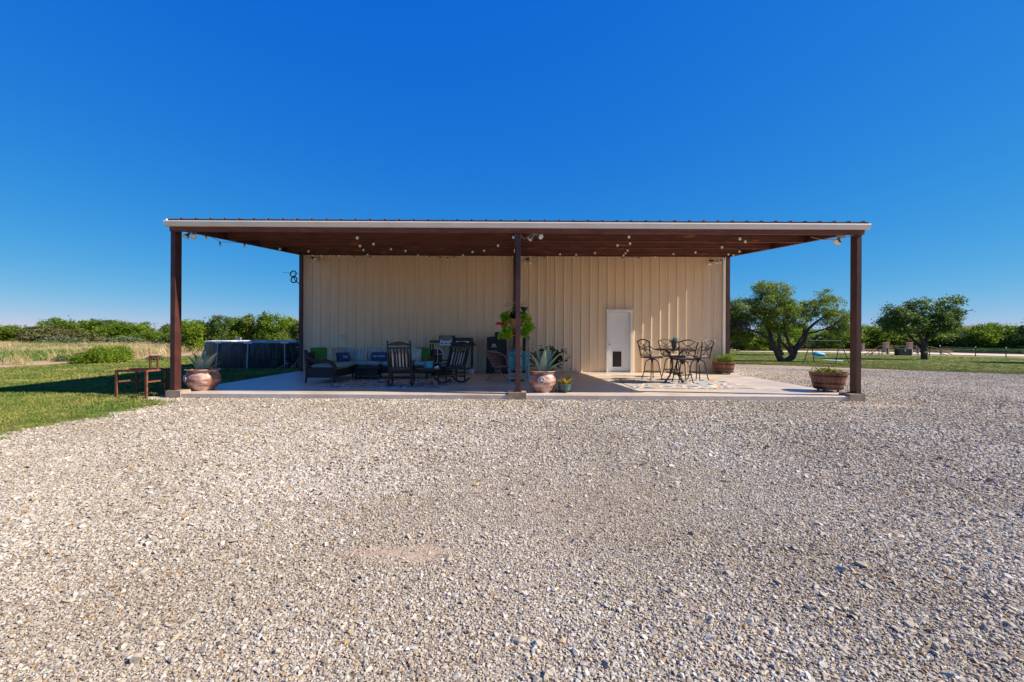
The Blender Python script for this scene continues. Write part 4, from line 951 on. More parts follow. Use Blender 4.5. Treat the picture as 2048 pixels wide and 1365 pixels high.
# ---- rocking chairs
def rocking_chair(label, loc, rz, m_c):
    t = thing('rocking_chair', label, 'rocking chair', loc, rz, 'black rocking chairs'); m = M_BLACK
    lean = .30
    for s in (-1, 1):
        x = s * .27
        pts = []
        for i in range(13):
            a = -.52 + 1.0 * i / 12; pts.append((x, 1.05 * math.sin(a) + .03, 1.05 - 1.05 * math.cos(a) + .018))
        b = MB()
        for q0, q1 in zip(pts[:-1], pts[1:]): b.bar(q0, q1, .03, .036)
        b.build('rocker', m, t)
        b = MB(); b.tube([(x, .25, .06), (x, .25, .40), (x, .24, .60)], [.02, .024, .02], 8); b.build('front_leg', m, t, True)
        b = MB(); b.tube([(x, -.24, .06), (x * .98, -.22, .40), (x * .98, -.22 - .10, .62), (x * .98, -.22 - .34, 1.10)], [.02, .024, .024, .02], 8); b.ball((x * .98, -.567, 1.115), .024); b.build('back_post', m, t, True)
        b = MB(); b.bar((x * 1.06, -.30, .615), (x * 1.06, .33, .625), .085, .022); b.build('armrest', m, t)
        for zz in (.16, .27): b = MB(); b.tube([(x, -.235, zz), (x, .25, zz)], .012, 6); b.build('side_stretcher', m, t, True)
    for yy, zz in ((.25, .2), (-.235, .2), (.25, .30)): b = MB(); b.tube([(-.27, yy, zz), (.27, yy, zz)], .012, 6); b.build('stretcher', m, t, True)
    for k in range(7): b = MB(); b.box((0, -.2 + k * .075, .405 - .004 * abs(k - 3)), (.53, .066, .016)); b.build('seat_slat', m, t)
    def bp(zz): return -.22 - (zz - .40) * .486
    for z0, h in ((.46, .055), (.96, .045)): b = MB(); b.bar((-.26, bp(z0), z0), (.26, bp(z0), z0), .025, h); b.build('back_rail', m, t)
    b = MB(); k = 12; pts = [(-.25 + .5 * i / k, bp(1.0), 1.02) for i in range(k + 1)] + [(.25 - .5 * i / k, bp(1.06), 1.055 + .06 * math.sin(math.pi * i / k)) for i in range(k + 1)]
    b.prism(pts, (0, 0, 0), (0, -.022, 0)); b.build('crest_rail', m, t)
    for k in range(6):
        x = -.205 + .082 * k; b = MB(); b.bar((x, bp(.47), .47), (x, bp(.96), .96), .042, .012, (0, 1, 0)); b.build('back_slat', m, t)
    b = MB(Matrix.Translation((0, bp(.68) + .055, .66)) @ Euler((R(90) + .452, 0, 0)).to_matrix().to_4x4()); b.cushion((0, 0, 0), (.50, .46, .09), n=10, puff=.3, e=5); b.build('back_cushion', m_c, t, True)
    b = MB(); b.cushion((0, .02, .455), (.50, .48, .09), n=10, puff=.3, e=5); b.build('seat_cushion', m_c, t, True)
    return t
q = sp(803, 776); rocking_chair('black slatted rocking chair nearer the slab edge, seen from behind', back(q, .42), R(6), M_STRIPEB)
q = sp(903, 769); rocking_chair('black slatted rocking chair turned left in front of the grill', back(q, .35), R(34), stripe_mat('grey_striped_cloth', [(0, (.42, .40, .38)), (.5, (.05, .05, .09)), (.6, (.42, .40, .38)), (.85, (.12, .12, .14))], 5.0))

# ---- side table with teal planter
q = sp(857, 771); t = thing('side_table', 'small round black side table with thin wire legs', 'table', (q.x, q.y, SLAB))
b = MB(); b.lathe([(.30, .395), (.315, .40), (.315, .425), (.30, .43)], 28); b.build('table_top', M_BLACK, t, True)
for k in range(4):
    a = k * 1.571 + .5; b = MB(); b.tube([(.2 * math.cos(a), .2 * math.sin(a), .4), (.30 * math.cos(a), .30 * math.sin(a), 0)], .008, 6); b.build('leg', M_BLACK, t)
top = SLAB + .43
t2 = thing('teal_planter', 'turquoise lattice-patterned planter with a small plant on the side table', 'planter', (q.x, q.y + .02, top))
b = MB(); b.lathe([(.09, 0), (.105, .01), (.118, .17), (.122, .185), (.112, .185), (.106, .15)], 24, capt=False); pot = b.build('pot', weave_mat('turquoise_lattice', (.02, .30, .36), (.10, .48, .52), 40, .4), t2, True)
b = MB(); b.lathe([(.0015, .155), (.108, .155)], 20, capb=False, capt=False); b.build('soil', M_SOIL, t2)
V, F = leaves(np.random.default_rng(3).normal(0, 1, (90, 3)) * np.array([.06, .05, .035]) + np.array([0, 0, .21]), np.random.default_rng(4), .06, .025, -.2); obj('foliage', npmesh('foliage', V, F, island_mat('dusty_red_leaf', [(0, (.16, .05, .03)), (1, (.28, .13, .07))], .7, .1)), t2)
b = MB(); b.box((.0, 0, .022), (.10, .07, .044)); b.box((.03, 0, .055), (.05, .05, .022)); o = b.build('white_case', M_WHITE); o.location = (q.x + .20, q.y + .03, top); tag(o, 'small white case on the right of the side table', 'case')

# ---- grill, storage chest, arch frame, smoker along the wall
gx = P(862, 700, 15.6).x; gx1 = P(948, 700, 15.6).x; gc = (gx + gx1) / 2; Yg = 15.55
t = thing('gas_grill', 'black and stainless double gas grill against the wall', 'grill', (gc, Yg, SLAB)); w = gx1 - gx
def zz(py): return P(905, py, Yg - .3).z - SLAB
b = MB(); b.box((-w / 2 + .17, 0, zz(684)), (.34, .5, .07)); b.build('side_shelf', M_BLACK, t)
lx0, lx1 = P(883, 0, Yg - .3).x - gc, P(914, 0, Yg - .3).x - gc
b = MB(); k = 8; pts = [(lx0, -.27, zz(682.5))] + [(lx0, -.27 + .04 + .24 - .28 * math.cos(a), zz(682.5) + .2 * math.sin(a) ** .6) for a in [math.pi / 2 * i / k for i in range(1, k + 1)]] + [(lx0, .25, zz(682.5) + .15), (lx0, .25, zz(682.5))]
b.prism(pts[::-1], (0, 0, 0), (lx1 - lx0 - .1, 0, 0)); lid = b.build('lid', M_STEEL, t, True)
b = MB(); b.tube([(lx0 + .06, -.32, zz(680)), (lx1 - .16, -.32, zz(680))], .014, 8); b.build('handle', M_BLACK, lid, True)
for xx_ in (lx0 - .012, lx1 - .085): b = MB(); b.box((xx_, -.02, zz(682.5) + .085), (.03 if xx_ < lx0 else .05, .5, .19)); b.build('lid_end_cap', M_BLACK, t)
for x0, x1, z0, z1 in ((883.5, 908, 692, 682.7), (916, 941, 690.5, 682.7)):
    a0, a1 = P(x0, 0, Yg - .3).x - gc, P(x1, 0, Yg - .3).x - gc
    b = MB(); b.box(((a0 + a1) / 2, -.285, (zz(z0) + zz(z1)) / 2), (a1 - a0, .03, zz(z1) - zz(z0))); cp = b.build('control_panel', M_STEEL, t)
    for k in range(3): b = MB(); b.tube([(a0 + (a1 - a0) * (k + .5) / 3, -.30, (zz(z0) + zz(z1)) / 2), (a0 + (a1 - a0) * (k + .5) / 3, -.34, (zz(z0) + zz(z1)) / 2)], .026, 12); b.build('knob', M_BLACK, cp, True)
b = MB(); b.box(((lx0 + w / 2) / 2, 0, zz(688)), (w / 2 - lx0 - .02, .54, .17)); b.build('firebox', M_BLACK, t)
b = MB(); b.box((w / 2 - .33, 0, zz(679.5)), (.56, .5, .12)); b.build('griddle_lid', M_BLACK, t)
for xx_ in (-w / 2 + .03, -.05, w / 2 - .06):
    for yy in (-.22, .22): b = MB(); b.box((xx_, yy, (zz(686)) / 2 - .02), (.04, .04, zz(686) - .04)); b.build('leg', M_BLACK, t)
b = MB(); b.box((.02, 0, .16), (w - .12, .46, .03)); b.build('lower_shelf', M_BLACK, t)
b = MB(); b.box((w / 2 + .02, .0, zz(690)), (.12, .4, .03)); b.build('side_shelf', M_BLACK, t)
b = MB(); b.tube([(w / 2 - .06, -.27, .085), (w / 2 - .06, -.22, .085)], .085, 18); b.build('wheel', M_WHITE, t, True)
t = thing('propane_tank', 'small white gas bottle standing on the slab by the right grill leg', 'gas bottle', (P(944, 740, 15.2).x, 15.2, SLAB))
b = MB(); b.lathe([(.05, 0), (.065, .02), (.07, .1), (.05, .16), (.02, .18)], 16); b.build('bottle', mat('pale_enamel', (.55, .58, .6), rough=.4), t, True); b = MB(); b.tube([(0, 0, .18), (0, 0, .21), (.05, 0, .22)], .012, 6); b.build('valve', M_STEEL, t)
q = P(880, 744, 14.75); t = thing('storage_chest', 'low dark storage chest in front of the grill', 'chest', (q.x, 14.8, SLAB))
b = MB(); b.box((0, 0, .17), (.52, .34, .34)); b.build('box', mat('dark_plastic', (.02, .02, .022), rough=.6), t); b = MB(); b.box((0, 0, .36), (.55, .37, .035)); b.build('lid', MATS['dark_plastic'], t)
zc = SLAB + .378
q = P(878.5, 0, 14.78); t = thing('arched_window_frame', 'white arched window frame ornament standing on the dark chest', 'ornament', (q.x, 14.78, zc)); hw = .175; hh = P(878, 697.5, 14.78).z - zc
arc = [(-hw, 0, 0.015), (-hw, 0, hh - hw)] + [(-hw * math.cos(a), 0, hh - hw + hw * math.sin(a)) for a in [math.pi * i / 14 for i in range(1, 14)]] + [(hw, 0, hh - hw), (hw, 0, .015)]
b = MB(); 
for a_, c_ in zip(arc[:-1], arc[1:]): b.bar(a_, c_, .025, .03, (0, 1, 0))
b.build('frame', M_WHITE, t); b = MB(); b.box((0, 0, .015), (2 * hw - .028, .026, .03)); b.box((0, .001, hh / 2), (.028, .02, hh - .05)); b.box((0, -.001, hh - hw), (2 * hw - .03, .02, .022)); b.build('glazing_bar', M_WHITE, t)
b = MB(); b.prism([Vector(p_) + Vector((0, .012, 0)) for p_ in arc[::-1]], (0, 0, 0), (0, .004, 0)); b.build('mirror_pane', mat('dusky_mirror', (.16, .18, .22), rough=.15, metal=.8), t)
q = P(993.5, 744, 15.6); t = thing('covered_smoker', 'tall smoker under a black fabric cover with white emblem', 'smoker', (q.x, 15.75, SLAB)); hw = .325; ht = P(993, 675, 15.45).z - SLAB
bm2 = bmesh.new(); bmesh.ops.create_cube(bm2, size=1); bmesh.ops.subdivide_edges(bm2, edges=bm2.edges, cuts=7, use_grid_fill=True)
for v in bm2.verts:
    f = v.co.z + .5; flare = 1.0 + .10 * (1 - f) ** 2; rr = random.Random(int(v.co.x * 99 + v.co.y * 777 + v.co.z * 31))
    fold = .012 * math.sin(v.co.x * 22 + v.co.z * 3) * (1 - f)
    v.co = Vector((v.co.x * 2 * hw * flare, v.co.y * .55 * flare + fold, f * ht + (.03 * (1 - (v.co.x * 2) ** 2) if f > .95 else 0)))
me = bpy.data.meshes.new('cover'); bm2.to_mesh(me); bm2.free(); me.materials.append(mat('black_cover_fabric', (.010, .010, .012), rough=.6, bump=.2, bscale=8)); me.polygons.foreach_set('use_smooth', [True] * len(me.polygons)); me.set_sharp_from_angle(angle=R(50)); obj('cover', me, t)
b = MB(); b.lathe([(.085, ht), (.08, ht + .12), (.085, ht + .15), (.06, ht + .175), (.01, ht + .18)], 16); b.build('chimney_bulge', MATS['black_cover_fabric'], t, True)
yl = -.312; ex, ez = P(991.3, 0, 15.44).x - q.x, P(991, 692.5, 15.44).z - SLAB
b = MB(); pts = [(ex + .085 * math.cos(a), yl, ez - .05 + .13 * math.sin(a)) for a in [math.pi * i / 16 for i in range(17)]] ; b.prism(pts, (0, 0, 0), (0, -.003, 0)); em = b.build('emblem', mat('pale_print', (.42, .45, .48), rough=.7), t)
b = MB()
for dx in (-.04, 0, .04): b.box((ex + dx, yl - .005, ez), (.018, .003, .04))
b.box((ex, yl - .005, ez - .036), (.10, .003, .012)); b.build('emblem_detail', M_BLACK, em)
obj('lettering', text_mesh('pitboss grills', .042, 0, MATS['pale_print'], .001), t, (ex, yl - .004, P(991, 701.5, 15.44).z - SLAB), (R(90), 0, 0))

# ---- small sitting group by the centre post
M_PINK = mat('pink_painted_wire', (.36, .15, .12), (.44, .20, .16), rough=.5, scale=10)
M_TURQ = mat('turquoise_painted_steel', (.05, .38, .43), (.08, .48, .52), rough=.45, scale=10)
def wire_chair(label, loc, rz):
    t = thing('wire_chair', label, 'chair', loc, rz, 'pink wire patio chairs')     # faces +y
    m = M_PINK; top = []; bot = []
    for i in range(17):
        a = math.pi * (1.08 + .84 * (i / 16) ) ; a = math.pi + math.pi * i / 16
        top.append(Vector((.33 * math.cos(a), -.02 + .40 * math.sin(a), .80 + .06 * math.sin(-a) ** 2))); bot.append(Vector((.22 * math.cos(a), .06 + .24 * math.sin(a), .40)))
    b = MB(); b.tube([Vector((-.27, .24, .42)), Vector((-.31, .26, .58)), Vector((-.33, .14, .70))] + top + [Vector((.33, .14, .70)), Vector((.31, .26, .58)), Vector((.27, .24, .42))], .011, 7); b.build('back_rim', m, t, True)
    b = MB()
    for i in range(0, 17): b.tube([top[i], bot[i]], .0035, 5, caps=False)
    for f in (.2, .4, .6, .8): b.tube([p.lerp(c, f) for p, c in zip(top, bot)], .003, 5, caps=False)
    b.build('wire_back', m, t)
    b = MB(); b.tube([(.24 * math.cos(a) * 1.05, .05 + .25 * math.sin(a), .40) for a in [2 * math.pi * k / 24 for k in range(24)]], .010, 7, True)
    for k in range(-5, 6): x = k * .042; y = .25 * math.sqrt(max(0, 1 - (x / .25) ** 2)); b.tube([(x, .05 - y, .40), (x, .05 + y, .40)], .003, 5); b.tube([(-y, .05 + x, .398), (y, .05 + x, .398)], .003, 5)
    b.build('seat_mesh', m, t)
    for s in (-1, 1):
        b = MB(); b.tube([(s * .18, -.04 + .07 * math.sin(a), .32 + .07 * math.cos(a)) for a in [2 * math.pi * k / 16 for k in range(16)]], .009, 6, True); b.build('spring_loop', m, t, True)
        b = MB(); b.tube([(s * .18, .02, .30), (s * .20, -.12, .20), (s * .22, -.34, .02), (s * .22, -.37, .005)], .010, 6); b.build('rear_leg', m, t, True)
        b = MB(); b.tube([(s * .18, -.02, .30), (s * .2, .12, .16), (s * .22, .24, .005)], .010, 6); b.build('front_leg', m, t, True)
    b = MB(); b.tube([(-.22, -.24, .10), (.22, -.24, .10)], .008, 6); b.build('stretcher', m, t)
    return t
q = sp(998, 763); wire_chair('pink wire chair in profile left of the turquoise chair', back(q, .2), R(-82))
q = P(1078, 0, 13.3); wire_chair('pink wire chair mostly hidden behind the large centre agave', (q.x, 13.3, SLAB), R(80))
q = sp(1038, 767); t = thing('turquoise_chair', 'turquoise metal armchair seen from behind the centre post', 'chair', back(q, .05)); m = M_TURQ   # faces +y, back to the yard
for dz, dr in ((0, 0), (.022, .012), (.044, .02)):
    b = MB(); b.tube([((.27 + dr) * math.cos(a), .06 - .12 * math.sin(a), .72 + dz + .09 * math.sin(a)) for a in [math.pi * k / 18 for k in range(19)]], .008, 6); b.build('top_rim', m, t, True)
b = MB(); k = 12; F_ = []; V_ = []
for j in range(9):
    for i in range(k + 1):
        a = math.pi * i / k; f = j / 8; w_ = .235 + .03 * f
        V_.append((w_ * math.cos(a), .05 - (.10 + .02 * f) * math.sin(a), .40 + (.32 + .09 * math.sin(a)) * f))
F_ = [(j * (k + 1) + i, j * (k + 1) + i + 1, (j + 1) * (k + 1) + i + 1, (j + 1) * (k + 1) + i) for j in range(8) for i in range(k)]
kk_ = k + 1
for i in range(kk_): b.tube([V_[j * kk_ + i] for j in range(9)], .0055, 5, caps=False)
for i in range(k): b.tube([tuple((Vector(V_[j * kk_ + i]) + Vector(V_[j * kk_ + i + 1])) / 2) for j in range(9)], .0045, 5, caps=False)
for j in range(0, 9, 2): b.tube([V_[j * kk_ + i] for i in range(kk_)], .005, 5, caps=False)
weave_mat('turquoise_mesh', (.02, .18, .23), (.04, .30, .34), 60); b.build('wire_back', m, t, True)
for s in (-1, 1):
    b = MB(); b.tube([(s * .25, -.02, 0), (s * .25, -.02, .42), (s * .265, .05, .72)], [.015, .015, .011], 8); b.build('rear_leg', m, t, True)
    b = MB(); b.tube([(s * .25, .42, 0), (s * .25, .42, .40), (s * .27, .38, .60), (s * .275, .05, .70)], .013, 8); b.build('front_leg', m, t, True)
    b = MB(); b.tube([(s * .25, -.02, .12), (s * .25, .42, .12)], .009, 6); b.build('side_stretcher', m, t)
for zq in (.16, .24, .36): b = MB(); b.tube([(-.25, -.02, zq), (.25, -.02, zq)], .010, 6); b.build('stretcher', m, t)
b = MB(); b.box((0, .20, .40), (.5, .44, .018)); b.build('seat', MATS['turquoise_mesh'], t)
q = P(1036, 0, 13.05); t = thing('bistro_table', 'dark round bistro table behind the turquoise chair', 'table', (q.x, 13.1, SLAB))
b = MB(); b.lathe([(.36, .68), (.37, .69), (.37, .705), (.36, .71)], 28); b.build('table_top', M_BLACK, t, True)
b = MB(); b.tube([(0, 0, 0), (0, 0, .69)], .03, 10); b.build('pedestal', M_BLACK, t, True)
b = MB(); b.lathe([(.24, 0), (.24, .015), (.05, .04)], 20); b.build('base', M_BLACK, t, True)
t = thing('blue_pot', 'dusky blue pot with a dark seedling on the bistro table', 'planter', (q.x, 13.1, SLAB + .71)); b = MB(); b.lathe([(.10, 0), (.12, .05), (.145, .19), (.14, .205), (.125, .20), (.12, .15)], 20, capt=False); b.build('pot', mat('dusky_blue_glaze', (.04, .10, .12), rough=.35), t, True)
b = MB(); b.lathe([(.002, .17), (.122, .17)], 16, capb=False, capt=False); b.build('soil', M_SOIL, t)
V, F = leaves(np.random.default_rng(8).normal(0, 1, (60, 3)) * np.array([.05, .05, .03]) + np.array([0, 0, .22]), np.random.default_rng(9), .06, .03, -.2); obj('foliage', npmesh('foliage', V, F, M_LEAFD), t)
q = P(1051.5, 0, 15.9); t = thing('wooden_post', 'short dark timber post by the wall behind the centre post', 'post', (q.x, 15.95, SLAB)); zt = P(1051, 667, 15.9).z - SLAB
b = MB(); b.box((0, 0, zt / 2), (.11, .11, zt)); b.build('post', mat('weathered_dark_timber', (.05, .022, .012), (.14, .05, .022), rough=.9, scale=5, stretch=(1, 1, .2)), t); b = MB(); b.box((0, 0, zt + .05), (.13, .12, .1)); b.build('cap_box', M_GREY, t)

# ---- leafy plants on the slab
def leafy_pot(name, label, loc, pr, ph, potm, spread, n, L, Wd, lm, zc_):
    t = thing(name, label, 'potted plant', loc); b = MB(); b.lathe([(pr * .75, 0), (pr * .8, .01), (pr, ph * .93), (pr * 1.06, ph), (pr * .95, ph), (pr * .9, ph * .85)], 24, capt=False); b.build('pot', potm, t, True)
    b = MB(); b.lathe([(.002, ph * .86), (pr * .91, ph * .86)], 20, capb=False, capt=False); b.build('soil', M_SOIL, t)
    r = np.random.default_rng(n); C = r.normal(0, 1, (n, 3)) * np.array(spread) + np.array([0, 0, zc_]); V, F = leaves(C, r, L, Wd, .1); obj('foliage', npmesh('foliage', V, F, lm), t)
    b = MB()
    for k in range(7): a = k * .9; b.tube([(0, 0, ph * .8), (spread[0] * .9 * math.cos(a), spread[1] * .9 * math.sin(a), zc_)], [.008, .004], 5)
    b.build('stem', M_BARK, t)
q = P(1100, 0, 14.3); leafy_pot('leafy_plant', 'dark glossy potted shrub behind the large centre agave', (q.x, 14.4, SLAB), .17, .30, M_TERRA, (.23, .15, .14), 900, .15, .06, island_mat('dark_glossy_leaf', [(0, (.012, .035, .012)), (.7, (.03, .07, .02)), (1, (.06, .11, .03))], .3, .1), .60)

# agaves in glazed pots
def pot_mat():
    m, n, l, b = nodes_of('limewashed_clay')
    tc = n.new('ShaderNodeTexCoord'); nz = n.new('ShaderNodeTexNoise'); nz.inputs['Scale'].default_value = 4.5; nz.inputs['Detail'].default_value = 7; nz.inputs['Roughness'].default_value = .65
    mp = n.new('ShaderNodeMapping'); mp.inputs['Scale'].default_value = (1, 1, 2.6); l.new(tc.outputs['Object'], mp.inputs[0]); l.new(mp.outputs[0], nz.inputs['Vector'])
    rp = ramp(n, [(.34, (.20, .065, .03)), (.45, (.30, .13, .085)), (.54, (.44, .28, .23)), (.68, (.60, .48, .44))]); l.new(nz.outputs['Fac'], rp.inputs[0])
    l.new(rp.outputs[0], b.inputs['Base Color']); b.inputs['Roughness'].default_value = .42
    return m
M_POT = pot_mat()
M_AGAVE = mat('agave_leaf', (.20, .31, .19), (.36, .45, .29), rough=.45, scale=5)
M_AGAVE_EDGE = mat('agave_leaf_edge', (.42, .44, .24), rough=.5, scale=8)
M_DEADLEAF = mat('dead_agave_leaf', (.24, .10, .03), (.36, .19, .07), rough=.8, scale=12)
def agave_leaf(base, tip, wid, bow, m, t, edge=True):
    base, tip = Vector(base), Vector(tip); d = tip - base; L = d.length; d.normalize()
    out = Vector((d.x, d.y, 0)); out = out.normalized() if out.length > .08 else Vector((0, -1, 0))
    side = d.cross(Vector((0, 0, 1))); side = side.normalized() if side.length > .1 else out.cross(Vector((0, 0, 1))).normalized()
    nrm = side.cross(d).normalized()
    if nrm.dot(out) > 0: nrm = -nrm            # points to the inner (upper) side
    V = []; F = []; N = 12; prof = [(-1, .55), (-.55, .12), (0, 0), (.55, .12), (1, .55)]; E = []
    for i in range(N + 1):
        f = i / N; c = base + d * L * f - nrm * bow * L * math.sin(math.pi * f * .9) * -1.0
        w = 1.25 * wid * (.62 + .75 * math.sin(math.pi * min(1, f * 1.0 + .12) * .85)) * (1 - f ** 2.2) ** .8 * .72 + .002
        th = .022 * (1 - f) + .003
        for u, k in prof: V.append(c + side * u * w / 1.0 + nrm * (k * w * .55))
        for u, k in prof[::-1]: V.append(c + side * u * w * .98 + nrm * (k * w * .55 - th * (1 - u * u * .8)))
        E.append((c + side * w + nrm * w * .30, c - side * w + nrm * w * .30))
    n = 10
    for i in range(N):
        for k in range(n): F.append((i * n + k, i * n + (k + 1) % n, (i + 1) * n + (k + 1) % n, (i + 1) * n + k))
    F.append(tuple(range(n - 1, -1, -1))); F.append(tuple(N * n + k for k in range(n)))
    b = MB(); b.add(V, F); o = b.build('leaf', m, t, True)
    if edge:
        b = MB()
        for s in (0, 1): b.tube([e[s] for e in E[1:-1]] + [base + d * L], [.005] * (N - 1) + [.002], 5)
        b.build('leaf_edge', M_AGAVE_EDGE, o)
def potted_agave(label, c, rmax, h, tips, dead, emb):
    t = thing('potted_agave', label, 'potted agave', c)
    k = rmax; prof = [(.60 * k, 0), (.63 * k, .02), (.80 * k, .09 * h / .5), (.96 * k, .20 * h / .5), (k, .27 * h / .5), (.97 * k, .34 * h / .5), (.88 * k, .40 * h / .5), (.845 * k, .425 * h / .5), (.86 * k, .43 * h / .5), (.85 * k, .455 * h / .5), (.88 * k, .475 * h / .5), (.965 * k, .487 * h / .5), (.985 * k, h), (.93 * k, h + .008), (.86 * k, h - .02), (.82 * k, h - .07)]
    b = MB(); b.lathe(prof, 40, capt=False); pot = b.build('pot', M_POT, t, True)
    b = MB(); b.lathe([(.002, h - .035), (.84 * k, h - .055)], 28, capb=False, capt=False); b.build('soil', M_SOIL, t)
    ez = .30 * h / .5; a0 = emb; R_ = k * .995
    def on(u, v):
        a = a0 + u / k; rr = R_ * (1 - .9 * ((v) / .5) ** 2) + .004
        return Vector((rr * math.cos(a), rr * math.sin(a), ez + v))
    b = MB(); b.tube([on(.075 * math.cos(q_), .075 * math.sin(q_)) for q_ in [2 * math.pi * i / 24 for i in range(24)]], .008, 6, True)
    for ang in (.6, 1.65, 2.7): b.tube([on(.068 * math.cos(ang), .068 * math.sin(ang)), on(0, 0) * 1.012, on(-.068 * math.cos(ang), -.068 * math.sin(ang))], .007, 5)
    b.build('emblem', mat('chalk_white_clay', (.66, .60, .58), rough=.6), pot, True)
    for i, (px, py, dy, wd) in enumerate(tips):
        tp = P(px, py, c[1] + dy) - Vector(c); ang = math.atan2(dy + .001, tp.x); bs = Vector((.30 * k * math.cos(ang), .30 * k * math.sin(ang), h - .06))
        agave_leaf(bs, tp, wd, .10 if abs(tp.x) > .15 else .05, M_AGAVE, t)
    for px, py, dy in dead:
        tp = P(px, py, c[1] + dy) - Vector(c); agave_leaf((tp.x * .35, tp.y * .35, h - .03), tp, .045, .12, M_DEADLEAF, t, False)
q = sp(405.5, 783); potted_agave('blue-green agave in a limewashed round pot by the left post', back(q, .26), .36, .47, [(371, 712, -.12, .060), (387, 708, .15, .055), (397, 712, -.25, .095), (406, 700, .1, .075), (420, 712, -.12, .07), (436.5, 706, -.1, .085), (392, 716, .3, .06), (428, 716, .25, .06), (411, 708, .3, .07)], [(362, 737, -.05), (443, 727, .05), (380, 742, -.35), (425, 738, -.25)], R(-128))
q = sp(1085, 786.5); potted_agave('tall blue-green agave in a limewashed round pot beside the centre post', back(q, .24), .325, .475, [(1066, 684, .05, .06), (1073, 694, .25, .06), (1097, 690, -.05, .075), (1118, 696, .15, .06), (1126.5, 706, -.1, .07), (1060, 709, -.12, .07), (1127, 726, -.15, .055), (1090, 700, -.3, .07), (1105, 702, .3, .06)], [(1054, 738, -.1), (1121, 738, -.05), (1112, 733, .2)], R(-98))
# small three-footed green pot with yellow bromeliad
q = sp(1129.5, 786.5); t = thing('bromeliad_pot', 'yellow bromeliad in a small green three-footed pot', 'potted plant', back(q, .13))
b = MB(); b.lathe([(.10, .03), (.125, .06), (.148, .13), (.148, .17), (.155, .195), (.14, .20), (.13, .15)], 24, capt=False); b.build('pot', mat('moss_green_glaze', (.035, .07, .06), (.07, .12, .10), rough=.4, scale=9), t, True)
for k in range(3): a = -1.571 + k * 2.094; b = MB(); b.box((.12 * math.cos(a), .12 * math.sin(a), .07), (.06, .045, .14), (0, 0, a)); b.build('foot', MATS['moss_green_glaze'], t)
b = MB(); b.lathe([(.002, .165), (.133, .165)], 18, capb=False, capt=False); b.build('soil', M_SOIL, t)
M_YEL = mat('yellow_bromeliad_leaf', (.50, .34, .02), (.62, .48, .06), rough=.4, scale=6); M_ORG = mat('orange_bromeliad_leaf', (.42, .13, .02), (.5, .24, .03), rough=.4, scale=6)
for k in range(17):
    a = k * 2.4; el = .35 + .07 * (k % 9) + .25 * (k > 9); L = .20 + .03 * (k % 3)
    agave_leaf((.03 * math.cos(a), .03 * math.sin(a), .165), (.03 * math.cos(a) + L * math.cos(el) * math.cos(a) * .95, L * math.cos(el) * math.sin(a) * .95, .165 + L * math.sin(el)), .020, .06, M_ORG if (math.cos(a) < -.3 and k % 2) else M_YEL, t, False)
b = MB(); b.prism([(0, 0, 0), (.09, 0, 0), (.03, .02, .105)], (0, 0, 0), (0, .06, 0)); o = b.build('clay_shard', M_TERRA); o.location = P(1110, 786, q.y + .15); o.location.z = SLAB; tag(o, 'small terracotta wedge between the centre agave pot and the bromeliad', 'shard')

